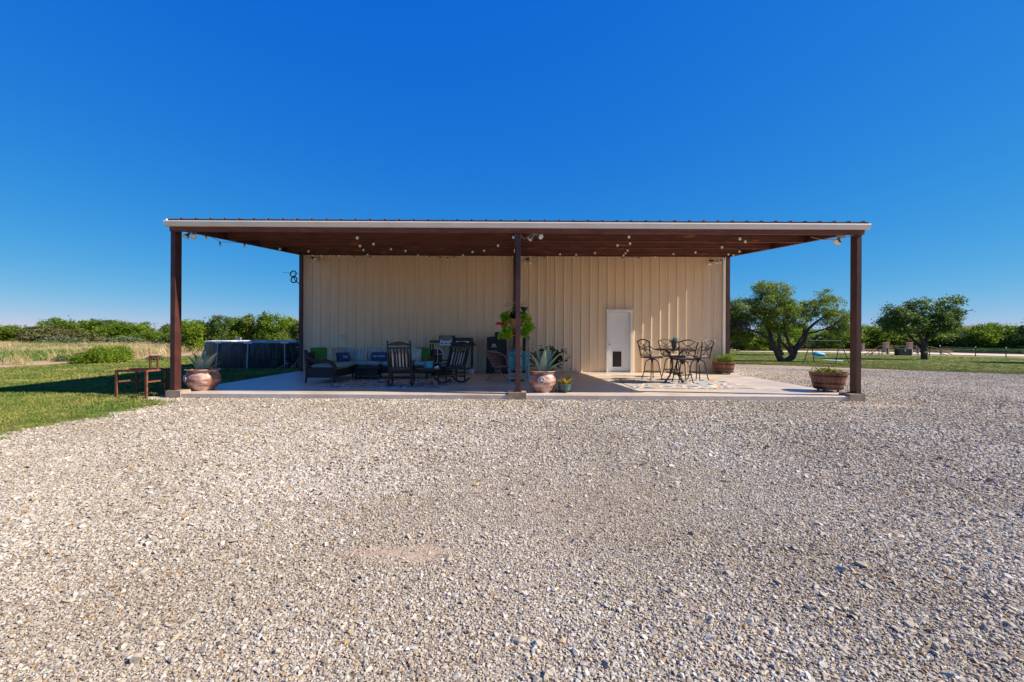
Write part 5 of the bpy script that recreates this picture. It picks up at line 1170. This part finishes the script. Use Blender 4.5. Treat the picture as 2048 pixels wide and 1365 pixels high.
# ---- barrel planters
M_BARREL = mat('red_brown_barrel_wood', (.16, .055, .028), (.24, .085, .042), rough=.6, scale=5, stretch=(8, 8, .6), bump=.2)
def barrel(label, c, rt, rb, h, kind):
    t = thing('barrel_planter', label, 'barrel planter', c); N = 22; z0 = .06
    for k in range(N):
        a0, a1 = 2 * math.pi * (k + .03) / N, 2 * math.pi * (k + .97) / N; V = []
        for r0, zz_ in ((rb, z0), (rt, z0 + h)):
            for rr, a in ((r0, a0), (r0 + .004, (a0 + a1) / 2), (r0, a1), (r0 - .025, a1), (r0 - .025, a0)): V.append((rr * math.cos(a), rr * math.sin(a), zz_))
        b = MB(); b.add(V, [(4, 3, 2, 1, 0), (5, 6, 7, 8, 9)] + [(i, (i + 1) % 5, 5 + (i + 1) % 5, 5 + i) for i in range(5)]); b.build('stave', M_BARREL, t)
    for f, wd in ((.30, .035), (.74, .035), (.03, .04)):
        r0 = rb + (rt - rb) * f + .006; r1 = r0 + (rt - rb) * wd / h; b = MB(); b.lathe([(r0 - .004, z0 + h * f), (r0 + .003, z0 + h * f), (r1 + .003, z0 + h * f + wd), (r1 - .004, z0 + h * f + wd)], 44, capb=False, capt=False); b.build('hoop', M_BLACK, t, True)
    b = MB(); b.lathe([(.002, z0 + h - .05), (rt - .03, z0 + h - .05)], 24, capb=False, capt=False); b.build('soil', M_SOIL, t)
    b = MB(); b.lathe([(rb - .03, z0 - .012), (rb - .03, z0 + .012)], 24); b.build('bottom', M_BLACK, t)
    for k in range(4):
        a = k * 1.571 + .6; x, y = (rb - .08) * math.cos(a), (rb - .08) * math.sin(a); b = MB(); b.tube([(x - .012, y, .024), (x + .012, y, .024)], .024, 12); b.box((x, y, .045), (.02, .03, .025)); b.build('caster', M_BLACK, t)
    top = z0 + h - .05
    r = np.random.default_rng(int(rt * 1000) + kind)
    if kind == 0:
        C = r.normal(0, 1, (260, 3)) * np.array([rt * .42, rt * .3, .03]) + np.array([0, 0, top + .06]); V, F = leaves(C, r, .07, .04, -.1); obj('foliage', npmesh('foliage', V, F, M_LEAFB), t)
        for px, py, dy in ((-.20, .10, 0), (-.02, .11, -.1), (.10, .09, -.12), (.18, .09, 0), (.04, .19, .05), (-.08, .12, .1), (-.14, .09, -.08)):
            b = MB()
            for j in range(9): a = j * .7; b.ball((px + .022 * math.cos(a), dy + .022 * math.sin(a), top + py + .008), (.018, .012, .008), 6, 4)
            b.ball((px, dy, top + py + .012), .013, 8, 5); fl = b.build('flower', mat('red_petal', (.42, .02, .02), rough=.6) if px != -.08 else mat('peach_petal', (.6, .3, .2), rough=.6), t, True)
            b = MB(); b.tube([(px * .8, dy * .8, top), (px, dy, top + py)], .004, 5); b.build('stem', MATS['bright_mesquite_leaf'], fl)
    else:
        for cx, n, hh_, lm in ((.12, 900, .34, M_LEAFB), (-.16, 420, .30, M_LEAF)):
            u = r.random(n) ** .7; C = np.stack([cx + r.normal(0, 1, n) * .11 * (.5 + u), r.normal(0, 1, n) * .10 * (.5 + u), top + u * hh_ * (1 - .25 * r.random(n))], 1); V, F = leaves(C, r, .09, .012, -1.0); obj('foliage', npmesh('foliage', V, F, lm), t)
    return t
q = sp(1656, 786); barrel('wooden barrel planter with red flowers by the right corner post', back(q, .31), .39, .29, .40, 0)
q = sp(1448, 749.5); barrel('wooden barrel planter with feathery green plants at the right rear wall corner', back(q, .25), .35, .28, .36, 1)

# ---- high dining set
def bar_chair(label, loc, rz):
    t = thing('bar_chair', label, 'bar chair', loc, rz, 'swivel chairs round the high table'); m = M_BRONZE   # faces +y
    b = MB(); b.cushion((0, 0, .685), (.47, .45, .075), n=10, puff=.28, e=6); b.build('seat_cushion', mat('taupe_sling_cloth', (.26, .20, .17), (.36, .29, .25), rough=.8, scale=18), t, True)
    b = MB(); b.tube([(.225 * cx, .215 * cy, .635) for cx, cy in ((-1, -1), (1, -1), (1, 1), (-1, 1))], .014, 6, True); b.build('seat_frame', m, t, True)
    def bk(x, z_): return Vector((x, -.22 - (z_ - .64) * .22, z_))
    for s in (-1, 1): b = MB(); b.tube([bk(s * .22, .62), bk(s * .225, .80), bk(s * .245, 1.0), bk(s * .275, 1.10)], .017, 8); b.build('back_post', m, t, True)
    b = MB(); b.tube([bk(-.275 + .55 * i / 14, 1.10 + .065 * math.sin(math.pi * i / 14)) for i in range(15)], .018, 8); b.build('crest_rail', m, t, True)
    cz = .915; b = MB(); b.tube([bk(.085 * math.cos(a), cz + .085 * math.sin(a)) for a in [2 * math.pi * k / 22 for k in range(22)]], .010, 6, True)
    for k in range(10): a = 2 * math.pi * k / 10; b.tube([bk(0, cz), bk(.083 * math.cos(a), cz + .083 * math.sin(a))], .006, 5)
    b.ball(bk(0, cz), .026, 10, 6); b.build('wheel_medallion', m, t, True)
    b = MB()
    for s in (-1, 1):
        b.tube([bk(s * .235, .985), bk(s * .15, .955), bk(s * .082, .93)], .009, 6); b.tube([bk(s * .225, .84), bk(s * .15, .87), bk(s * .08, .885)], .009, 6)
        b.tube([bk(s * .19, 1.135), bk(s * .10, 1.04), bk(0, 1.01), ], .009, 6); b.tube([bk(s * .22, .68), bk(s * .11, .76), bk(s * .03, .835)], .009, 6)
    b.tube([bk(-.22, .72), bk(0, .745), bk(.22, .72)], .009, 6); b.build('scrollwork', m, t, True)
    for s in (-1, 1): b = MB(); b.tube([bk(s * .25, 1.0), Vector((s * .27, -.20, .90)), Vector((s * .285, -.02, .86)), Vector((s * .285, .14, .855)), Vector((s * .28, .20, .82)), Vector((s * .26, .20, .74)), Vector((s * .235, .14, .65))], .013, 7); b.build('arm', m, t, True)
    b = MB(); b.lathe([(.03, .50), (.03, .59), (.09, .60), (.11, .625)], 14); b.build('swivel', m, t, True)
    for k in range(4):
        a = k * 1.571 + .785; c_, s_ = math.cos(a), math.sin(a)
        b = MB(); b.tube([(.02 * c_, .02 * s_, .58), (.10 * c_, .10 * s_, .575), (.17 * c_, .17 * s_, .52), (.20 * c_, .20 * s_, .42), (.23 * c_, .23 * s_, .22), (.285 * c_, .285 * s_, .012), (.31 * c_, .31 * s_, .012)], .015, 7); b.build('leg', m, t, True)
    b = MB(); b.tube([(.245 * math.cos(a), .245 * math.sin(a), .22) for a in [2 * math.pi * k / 28 for k in range(28)]], .012, 6, True); b.build('foot_ring', m, t, True)
    return t
tq = P(1349, 700, 12.75); TX, TY = tq.x, 12.75
t = thing('high_table', 'dark round bar-height table with scrolled pedestal', 'table', (TX, TY, SLAB + .01))
b = MB(); b.lathe([(.50, .885), (.53, .89), (.53, .915), (.50, .92)], 36); b.build('table_top', M_BRONZE, t, True)
for k in range(4):
    a = k * 1.571 + .4; c_, s_ = math.cos(a), math.sin(a); b = MB(); b.tube([(.34 * c_, .34 * s_, .885), (.20 * c_, .20 * s_, .80), (.10 * c_, .10 * s_, .62), (.08 * c_, .08 * s_, .42), (.14 * c_, .14 * s_, .22), (.30 * c_, .30 * s_, .03), (.36 * c_, .36 * s_, .012)], .02, 7); b.build('leg', M_BRONZE, t, True)
b = MB(); b.lathe([(.22, .26), (.24, .265), (.24, .285), (.22, .29)], 26); b.build('lower_shelf', M_BRONZE, t, True)
def ch(px, py, rz, lab): q_ = sp(px, py); bar_chair(lab, (q_.x, q_.y, SLAB + .01), rz)
ch(1365, 766.5, R(6), 'scrollwork bar chair at the front of the high table, back to the yard')
ch(1304, 759.5, R(-68), 'scrollwork bar chair at the left side of the high table near the door')
ch(1343, 754.5, R(-165), 'scrollwork bar chair at the back of the high table facing the yard')
ch(1396, 761, R(33), 'scrollwork bar chair at the right side of the high table')
t = thing('centrepiece', 'red and blue pot with a spiky plant on the high table', 'potted plant', (TX, TY, SLAB + .93))
b = MB(); b.lathe([(.055, 0), (.06, .01), (.085, .16), (.09, .175), (.078, .175), (.072, .14)], 20, capt=False); b.build('pot', stripe_mat('painted_talavera', [(0, (.5, .03, .02)), (.2, (.5, .35, .03)), (.35, (.03, .05, .25)), (.55, (.05, .3, .12)), (.7, (.03, .03, .16)), (.88, (.5, .03, .02))], 14), t, True)
b = MB(); b.lathe([(.002, .15), (.076, .15)], 14, capb=False, capt=False); b.build('soil', M_SOIL, t)
M_SUCC = mat('blue_green_succulent', (.03, .15, .11), (.07, .24, .19), rough=.4, scale=8)
for k in range(15):
    a = k * 2.4; el = .25 + .085 * k; L = .19; agave_leaf((.015 * math.cos(a), .015 * math.sin(a), .15), (L * math.cos(el) * math.cos(a), L * math.cos(el) * math.sin(a), .15 + L * math.sin(el)), .026, .05, M_SUCC, t, False)

# ---- hanging basket behind the centre post
hy = 11.80; c = P(1033, 646, hy)
t = thing('hanging_basket', 'hanging coir basket of lime green vine and red flowers behind the centre post', 'hanging plant', c)
b = MB(); b.lathe([(.03, -.155), (.10, -.12), (.165, -.02), (.195, .09), (.185, .09), (.15, 0)], 24, capt=False); b.build('basket', mat('coir_fibre', (.30, .13, .03), (.42, .21, .06), rough=.95, scale=26, stretch=(1, 1, .15), bump=.5), t, True)
b = MB(); b.lathe([(.002, .07), (.19, .07)], 18, capb=False, capt=False); b.build('soil', M_SOIL, t)
zh = und(hy) - c.z + .02
for k in range(3): a = k * 2.094 + .4; b = MB(); b.tube([(.19 * math.cos(a), .19 * math.sin(a), .09), (0, 0, .85)], .004, 5); b.build('chain', M_BLACK, t)
b = MB(); b.tube([(0, 0, .85), (0, 0, zh), (0, .07, zh + .02)], .005, 5); b.build('hook', M_BLACK, t)
r = np.random.default_rng(77); lob = []
for px, py, rx, ry in ((1010, 637, 9, 9), (1012, 660, 12, 9), (1010, 671, 11, 6), (1020, 668, 8, 8), (1056, 640, 8, 10), (1055, 655, 9, 10), (1048, 666, 7, 8), (1048, 634, 8, 6)):
    cc = P(px, py, hy) - c; lob.append((cc.x, -.05, cc.z, rx * hy / FPX, .16, ry * hy / FPX))
C, Lc = crown_pts(lob, 110, 12, r, .04, .2); V, F = leaves(Lc, r, .095, .07, .7); obj('vine_foliage', npmesh('vine_foliage', V, F, island_mat('lime_vine_leaf', [(0, (.18, .36, .015)), (.5, (.34, .56, .02)), (1, (.52, .66, .05))], .5, .45)), t)
lob = []
for px, py, rx, ry in ((1027, 622, 7, 9), (1018, 631, 9, 6), (1044, 626, 10, 6), (1048, 618, 6, 5), (1033, 632, 14, 5), (1016, 640, 8, 6)):
    cc = P(px, py, hy) - c; lob.append((cc.x, .03, cc.z, rx * hy / FPX, .14, ry * hy / FPX))
C, Lc = crown_pts(lob, 40, 12, r, .035, .2); V, F = leaves(Lc, r, .08, .04, 0); obj('dark_foliage', npmesh('dark_foliage', V, F, MATS['dark_glossy_leaf']), t)
lob = [(*(P(px, py, hy) - c), .05, .08, .04) for px, py in ((1014, 611), (1020, 606), (1044, 608), (1052, 606), (1030, 608))]
C, Lc = crown_pts(lob, 20, 5, r, .03, .2); V, F = leaves(Lc, r, .05, .02, 0); obj('dry_bloom', npmesh('dry_bloom', V, F, island_mat('dry_peach_bloom', [(0, (.4, .24, .14)), (1, (.55, .38, .24))], .8, .2)), t)
for (px, py) in ((1005, 648), (1029, 668)):
    cc = P(px, py, hy) - c; C = np.array(cc) + r.normal(0, 1, (60, 3)) * np.array([.06, .04, .022]) * (1 if px < 1010 else .5); C[:, 1] -= .1; V, F = leaves(C, r, .06, .045, .3); obj('red_flower', npmesh('red_flower', V, F, island_mat('crimson_petal', [(0, (.55, .015, .02)), (1, (.75, .03, .04))], .5, .3)), t)
# ------------------------------------------------------------------ things on the left lawn
def pool_mat():
    m, n, l, b = nodes_of('driftwood_print_vinyl')
    tc = n.new('ShaderNodeTexCoord'); sx = n.new('ShaderNodeSeparateXYZ'); l.new(tc.outputs['Object'], sx.inputs[0])
    at = n.new('ShaderNodeMath'); at.operation = 'ARCTAN2'; l.new(sx.outputs[1], at.inputs[0]); l.new(sx.outputs[0], at.inputs[1])
    cb = n.new('ShaderNodeCombineXYZ'); mu = n.new('ShaderNodeMath'); mu.operation = 'MULTIPLY'; mu.inputs[1].default_value = 16; l.new(at.outputs[0], mu.inputs[0]); l.new(mu.outputs[0], cb.inputs[0]); l.new(sx.outputs[2], cb.inputs[2])
    nz = n.new('ShaderNodeTexNoise'); nz.inputs['Scale'].default_value = 1.6; nz.inputs['Detail'].default_value = 6; l.new(cb.outputs[0], nz.inputs['Vector'])
    rp = ramp(n, [(.38, (.006, .007, .008)), (.5, (.018, .02, .022)), (.62, (.075, .08, .085)), (.72, (.015, .016, .017))]); l.new(nz.outputs['Fac'], rp.inputs[0]); l.new(rp.outputs[0], b.inputs['Base Color']); b.inputs['Roughness'].default_value = .5
    return m
pc = Vector((-10.62, 20.6, 0)); pr_ = 2.45; ph_ = 1.06
t = thing('above_ground_pool', 'round above-ground pool with dark driftwood print on the lawn behind the building', 'pool', pc)
b = MB(); b.lathe([(pr_ - .02, 0), (pr_ + .02, .3), (pr_ + .02, .8), (pr_ - .01, ph_ - .02), (pr_ - .05, ph_ - .02), (pr_ - .06, .3)], 72, capt=False, capb=False); b.build('wall', pool_mat(), t, True)
b = MB(); b.tube([((pr_ + .0) * math.cos(a), (pr_ + .0) * math.sin(a), ph_) for a in [2 * math.pi * k / 60 for k in range(60)]], .038, 8, True); b.build('top_rail', M_GREY, t, True)
b = MB(); b.lathe([(pr_ + .03, .36), (pr_ + .032, .42)], 60, capb=False, capt=False); b.build('band', M_BLACK, t, True)
b = MB(); b.lathe([(.002, .85), (pr_ - .055, .85)], 48, capb=False, capt=False); b.build('pool_water', mat('pool_water_surface', (.03, .14, .18), rough=.05, spec=.6), t)
for k in range(12):
    a = 2 * math.pi * k / 12 + .13; c_, s_ = math.cos(a), math.sin(a)
    b = MB(); b.tube([((pr_ + .03) * c_, (pr_ + .03) * s_, ph_ - .03), ((pr_ + .07) * c_, (pr_ + .07) * s_, .5), ((pr_ + .13) * c_, (pr_ + .13) * s_, .01)], .024, 8); lg = b.build('leg', M_GREY, t, True)
    b = MB(); b.tube([((pr_ + .005) * math.cos(a + d), (pr_ + .005) * math.sin(a + d), ph_ - .01) for d in (-.06, -.03, 0, .03, .06)], .05, 8); b.build('joint', M_WHITE, lg, True)
lc = P(592, 735, 18.2); t = thing('pool_ladder', 'black A-frame ladder standing at the right side of the pool', 'ladder', (lc.x + .25, 18.25, 0))
for s in (-.24, .24):
    b = MB(); b.tube([(-.38, s * .9, 0), (-.12, s, 1.10), (-.06, s, 1.22), (.06, s, 1.22), (.12, s, 1.1), (.42, s * .9, 0)], .022, 8); b.build('rail', M_BLACK, t, True)
for k in range(4): f = (k + .7) / 4.6; b = MB(); b.box((-.38 + .27 * f, 0, 1.1 * f), (.09, .46, .03)); b.build('step', M_GREY if k == 3 else M_BLACK, t)
def pole(label, a, c, r=.018, m=None):
    b = MB(); mid = (Vector(a) + Vector(c)) / 2; b.X = Matrix.Translation(-Vector(a)); b.tube([a, c], r, 7); b.box(Vector(c), (.05, .10, .05)); o = b.build('timber_pole', m or mat('bare_timber', (.34, .24, .13), rough=.8), None, True); o.location = a; tag(o, label, 'pole')
pole('bare timber pole leaning in front of the pool', (P(548, 741, 17.3).x, 17.3, .02), (P(575, 727, 17.9).x, 17.9, .27))
pole('second bare pole leaning beside the pool ladder', (P(577, 740, 17.4).x, 17.4, .02), (P(597, 722, 18.0).x, 18.0, .40))
q = gpt(573, 739); t = thing('filter_pump', 'dark pool filter box on the ground by the ladder', 'pump', (q.x, q.y + .15, 0)); b = MB(); b.lathe([(.13, 0), (.13, .2), (.11, .24), (.03, .26)], 16); b.build('tank', MATS['dark_plastic'], t, True); b = MB(); b.tube([(.12, 0, .1), (.25, .1, .1), (.3, .6, .3)], .025, 8); b.build('hose', M_GREY, t, True)
q = P(478, 676, 24.2); t = thing('utility_box', 'grey utility box on a post beyond the pool', 'utility box', (q.x, 24.2, 0)); b = MB(); b.box((0, 0, q.z / 2), (.06, .06, q.z)); b.build('post', M_GREY, t); b = MB(); b.box((0, -.06, q.z - .1), (.28, .1, .26)); b.build('box', mat('blue_grey_enamel', (.22, .26, .32), rough=.5), t)

# rusty angle-iron bench
A_, B_ = Vector((-8.33, 9.80, .0)), Vector((-7.67, 9.76, .0)); D_ = Vector((.065, .45, 0)); t = thing('steel_bench', 'rusty angle-iron bench frame on the lawn left of the corner post', 'bench frame', A_)
hb = .61; X_ = Matrix.Translation(-A_)
for p_ in (A_, B_, A_ + D_, B_ + D_): b = MB(X_); b.bar(p_, p_ + Vector((0, 0, hb)), .04, .04); b.build('leg', M_RUST, t)
up = Vector((0, 0, hb - .016)); ux = Vector((.022, 0, 0)); uy = Vector((0, .022, 0))
for a_, c_ in ((A_ + ux, B_ - ux), (A_ + D_ + ux, B_ + D_ - ux)):
    b = MB(X_); b.bar(a_ + up, c_ + up, .036, .042); b.build('top_rail', M_RUST, t)
for a_, c_ in ((A_ + uy, A_ + D_ - uy), (B_ + uy, B_ + D_ - uy)): b = MB(X_); b.bar(a_ + up, c_ + up, .034, .038); b.build('top_rail', M_RUST, t)
md = Vector((0, 0, .36))
for a_, c_ in ((A_ + D_ + ux, B_ + D_ - ux), (A_ + uy, A_ + D_ - uy), (B_ + uy, B_ + D_ - uy)): b = MB(X_); b.bar(a_ + md, c_ + md, .03, .03); b.build('middle_rail', M_RUST, t)
b = MB(X_); b.bar(A_ + ux + Vector((0, 0, .03)), B_ - ux + Vector((0, 0, .03)), .025, .02); b.build('bottom_rail', M_RUST, t)
b = MB(X_); b.box(A_ + D_ * .72 + Vector((.33, 0, hb + .012)), (.62, .16, .012)); b.build('plate', M_RUST, t)
u0, u1 = B_ + D_ * .7 + Vector((-.21, 0, hb + .018)), B_ + D_ * .7 + Vector((-.05, 0, hb + .018)); b = MB(X_)
b.bar(u0, u0 + Vector((0, 0, .24)), .03, .03); b.bar(u1, u1 + Vector((0, 0, .24)), .03, .03); b.bar(u0 + Vector((-.015, 0, .255)), u1 + Vector((.015, 0, .255)), .03, .03); b.build('upright_hoop', M_RUST, t)

# ------------------------------------------------------------------ right-hand yard
S0 = gpt(1617, 727.5); Ys = S0.y; zt = P(1650, 682, Ys).z
def F(px, dy): v = P(px, 700, Ys + dy); return Vector((v.x, v.y, h1(v.x, v.y) + .01))
def Tp(px): v = P(px, 682, Ys); return Vector((v.x, v.y, zt))
t = thing('swing_set', 'black steel swing set frame on the right lawn', 'swing set', S0); X_ = Matrix.Translation(-S0); rr = .032
b = MB(X_); b.tube([Tp(1621), Tp(1681)], .04, 8); b.build('beam', M_BLACK, t, True)
for px_f, dy, px_t in ((1607, -.5, 1622), (1628.5, .5, 1622), (1671, -.5, 1680), (1699, .5, 1680)): b = MB(X_); b.tube([F(px_f, dy), Tp(px_t)], rr, 8); b.build('leg', M_BLACK, t, True)
for a_, c_ in (((1607, -.5, 1622), (1628.5, .5, 1622)), ((1671, -.5, 1680), (1699, .5, 1680))):
    q0 = F(a_[0], a_[1]).lerp(Tp(a_[2]), .42); q1 = F(c_[0], c_[1]).lerp(Tp(c_[2]), .42); b = MB(X_); b.tube([q0, q1], .018, 6); b.build('brace', M_BLACK, t)
pc_ = P(1638, 709, Ys); wp = 22 * Ys / FPX / 2
t = thing('pod_swing', 'bright blue pod swing hanging from the swing set', 'swing', pc_); b = MB(); k = []
b.X = Euler((0, .10, 0)).to_matrix().to_4x4(); prof = [(-1, .55), (-.9, .8), (-.5, 1), (.2, 1), (.7, .9), (.95, .75), (1, .6)]
b.tube([(wp * x_, 0, 0) for x_, _ in prof], [.185 * r_ for _, r_ in prof], 14); b.build('pod', mat('bright_blue_nylon', (.02, .28, .50), (.04, .36, .58), rough=.5), t, True)
b = MB(Euler((0, .10, 0)).to_matrix().to_4x4()); b.tube([(wp * .9, 0, .0), (wp * 1.02, 0, 0)], [.16, .115], 14); b.build('end_panel', M_WHITE, t, True)
for sx in (-.6, .6): b = MB(); b.tube([(wp * sx, 0, .16), (wp * sx * .7, 0, zt - pc_.z)], .008, 5); b.build('rope', M_BLACK, t)
pc_ = P(1666, 721.5, Ys); t = thing('saucer_swing', 'pale round saucer swing hanging low under the swing set', 'swing', pc_); rs = 16 * Ys / FPX
b = MB(); b.lathe([(rs * .9, -.02), (rs, 0), (rs, .025), (rs * .9, .03)], 24); b.build('saucer', mat('pale_mint_vinyl', (.50, .58, .50), rough=.6), t, True)
b = MB(); b.tube([((rs + .01) * math.cos(a), (rs + .01) * math.sin(a), .01) for a in [2 * math.pi * k / 24 for k in range(24)]], .03, 6, True); b.build('rim', M_GREY, t, True)
for k in range(4): a = k * 1.571 + .5; b = MB(); b.tube([(rs * math.cos(a), rs * math.sin(a), .02), (.25 * (1 if math.cos(a) > 0 else -1), 0, zt - pc_.z)], .007, 5); b.build('rope', M_BLACK, t)

def brick_mat():
    m, n, l, b = nodes_of('far_brickwork'); tc = n.new('ShaderNodeTexCoord'); br = n.new('ShaderNodeTexBrick'); br.inputs['Scale'].default_value = 5
    br.inputs['Color1'].default_value = (.26, .13, .09, 1); br.inputs['Color2'].default_value = (.32, .19, .14, 1); br.inputs['Mortar'].default_value = (.34, .29, .24, 1)
    mp = n.new('ShaderNodeMapping'); mp.inputs['Rotation'].default_value = (R(90), 0, 0); l.new(tc.outputs['Object'], mp.inputs[0]); l.new(mp.outputs[0], br.inputs['Vector']); l.new(br.outputs[0], b.inputs['Base Color']); b.inputs['Roughness'].default_value = .9; return m
M_BRICK = brick_mat(); M_CAP = mat('cast_stone_cap', (.34, .26, .21), rough=.9)
for x0, x1, yt, yb_, lab in ((1721, 1730, 687.5, 704, 'leftmost stub of brick column just right of the corner post'), (1765, 1779, 685, 706, 'wide brick column left of the black container'), (1812, 1826, 685, 706.5, 'wide brick column right of the black container'), (1832, 1838.5, 691, 707.5, 'narrow brick column beside the lone shade tree trunk')):
    B = gpt((x0 + x1) / 2, yb_); w_ = (x1 - x0) * B.y / FPX * .6; h_ = P((x0 + x1) / 2, yt, B.y).z - B.z; t = thing('brick_column', lab, 'column', B, 0, 'brick columns by the road')
    b = MB(); b.box((0, 0, h_ / 2 - .1), (w_ * .86, w_ * .86, h_)); b.build('shaft', M_BRICK, t); b = MB(); b.box((0, 0, h_ - .06), (w_, w_, .12)); b.build('cap', M_CAP, t)
    b = MB(); b.box((0, 0, .1), (w_ * .94, w_ * .94, .35)); b.build('plinth', M_CAP, t)
B = gpt(1806, 711.5); t = thing('black_container', 'black slatted container with a white end beside the road', 'container', B); w_ = 24 * B.y / FPX; h_ = P(1806, 698.5, B.y).z - B.z
for k in range(5): b = MB(); b.box((0, 0, h_ * (k + .5) / 5), (w_, .9, h_ / 5 * .9)); b.build('slat', M_BLACK, t)
b = MB(); b.box((w_ / 2 + .04, 0, h_ / 2), (.08, .95, h_ * 1.02)); b.build('end_panel', M_WHITE, t)
b = MB(); b.box((0, 0, h_ / 2), (w_ * .96, .8, h_ * .98)); b.build('inner_box', MATS['dark_plastic'], t)
b = MB(); b.box((-.1, -.47, h_ * .8), (.14, .02, h_ * .3)); b.build('notice', M_GREY, t)
B = gpt(1777, 709); t = thing('marker_post', 'pale green marker post left of the black container', 'post', B); h_ = P(1777, 696, B.y).z - B.z; b = MB(); b.box((0, 0, h_ / 2), (.2, .12, h_)); b.build('post', mat('pale_green_fibre', (.35, .42, .26), rough=.7), t); b = MB(); b.box((-.2, 0, h_ * .5), (.12, .12, h_)); b.build('dark_post', M_BLACK, t)
def pipe_fence(lab, pts, posts):
    A = gpt(*pts[0]); Y = A.y; W3 = [P(px, py, Y) for px, py in pts[1:]]; t = thing('pipe_fence', lab, 'fence', A); X_ = Matrix.Translation(-A)
    for dz in (0, -.38): b = MB(X_); b.tube([w + Vector((0, 0, dz)) for w in W3], .045, 7); b.build('rail', M_RUST if dz == 0 else M_BLACK, t, True)
    for px, py in posts: p_ = P(px, py, Y); b = MB(X_); b.tube([(p_.x, Y, h1(p_.x, Y) - .1), p_], .05, 7); b.build('post', M_BLACK, t, True)
pipe_fence('sloping pipe fence rails rising left of the brick columns', [(1745, 711), (1730, 709), (1758, 693), (1764, 692.5), (1836, 693)], [(1730, 708), (1744, 700.5), (1758, 693), (1764, 692.5), (1790, 692.6), (1836, 693)])
pipe_fence('sloping pipe fence rails falling right of the lone shade tree', [(1880, 712), (1856, 693.5), (1866, 694.5), (1907, 711)], [(1859, 693.7), (1882, 701), (1907, 711)])
# wire fence
posts = [(1640, 700), (1720, 702), (1800, 704.5), (1880, 708), (1951, 713.5), (2012, 716), (2085, 722)]
W3 = [gpt(px, py) for px, py in posts]; t = thing('wire_fence', 'thin wire fence on steel posts along the far road', 'fence', W3[4]); X_ = Matrix.Translation(-W3[4])
for w in W3[3:]: b = MB(X_); b.box(w + Vector((0, 0, .55)), (.07, .07, 1.3)); po = b.build('post', M_BLACK, t); b = MB(X_); b.box(w + Vector((0, 0, 1.22)), (.075, .075, .14)); b.build('post_tip', M_WHITE, po)
for hz_ in (.35, .6, .85, 1.1): b = MB(X_); b.tube([w + Vector((0, 0, hz_)) for w in W3[3:]], .008, 4); b.build('wire', M_GREY, t)

# far buildings
Yh = 115.0; a_, c_ = P(572, 645, Yh), P(690, 645, Yh); rt_ = P(581, 632, Yh).z; t = thing('far_house', 'far house with grey-brown hipped roof above the mesquite behind the pool', 'house', (a_.x, Yh, 0)); w_ = c_.x - a_.x; ez_ = P(580, 646, Yh).z
b = MB(); b.box((w_ / 2, 5, ez_ / 2), (w_ - 1, 9, ez_)); b.build('wall', mat('pale_stucco', (.5, .44, .36), rough=.9), t)
b = MB(); b.add([(0, -.5, ez_), (w_, -.5, ez_), (w_, 10.5, ez_), (0, 10.5, ez_), (2.0, 5, rt_), (w_ - 2, 5, rt_)], [(0, 1, 5, 4), (1, 2, 5), (2, 3, 4, 5), (3, 0, 4), (3, 2, 1, 0)]); b.build('roof', mat('grey_brown_shingle', (.22, .17, .16), (.30, .24, .22), rough=.9, scale=3), t)
for k in range(4): b = MB(); b.box((2 + k * w_ / 4.4, .47, 1.6), (1.3, .08, 1.3)); b.build('window', M_BLACK, t)
Yr = 92.0; a_, c_ = P(1931, 655, Yr), P(2160, 652, Yr); zr = P(1990, 651.5, Yr).z; t = thing('far_barn', 'long low building with rust-red roof behind the right mesquite bank', 'building', (a_.x, Yr, h1(a_.x, Yr))); w_ = c_.x - a_.x; ez_ = zr - .5 - t.location.z
b = MB(); b.box((w_ / 2, 5, ez_ / 2), (w_ - .6, 9, ez_)); b.build('wall', MATS['pale_stucco'], t)
b = MB(); b.prism([(0, -.4, ez_ - .1), (0, 10.4, ez_ - .1), (0, 5, ez_ + .55)], (0, 0, 0), (w_, 0, 0)); b.build('roof', mat('rust_red_roof', (.16, .055, .04), rough=.7), t)
for k in range(5): b = MB(); b.box((2 + k * w_ / 5.5, .47, 1.5), (1.2, .08, 1.2)); b.build('window', M_BLACK, t)
B = gpt(2044, 705.5) + Vector((0, 1.5, 0)); B.z = h1(B.x, B.y); t = thing('parked_car', 'dark blue car half hidden among the far right mesquites', 'car', B, R(8)); mb = mat('dark_blue_car_paint', (.02, .05, .14), rough=.25)
b = MB(); b.prism([(-2.1, -.85, .35), (-2.1, -.85, .85), (-1.2, -.85, .95), (-.7, -.85, 1.42), (.9, -.85, 1.45), (1.6, -.85, .98), (2.15, -.85, .85), (2.15, -.85, .35)][::-1], (0, 0, 0), (0, 1.7, 0)); b.build('body', mb, t)
b = MB(); b.prism([(-1.05, -.865, .96), (-.62, -.865, 1.36), (.85, -.865, 1.38), (1.4, -.865, .98)][::-1], (0, 0, 0), (0, 1.73, 0)); b.build('window', M_BLACK, t)
for x_ in (-1.35, 1.35):
    for y_ in (-.86, .86): b = MB(); b.tube([(x_, y_ - .1, .33), (x_, y_ + .1, .33)], .33, 18); wh = b.build('wheel', M_BLACK, t, True); b = MB(); b.tube([(x_, y_ - .105, .33), (x_, y_ + .105, .33)], .19, 14); b.build('rim', M_STEEL, wh, True)
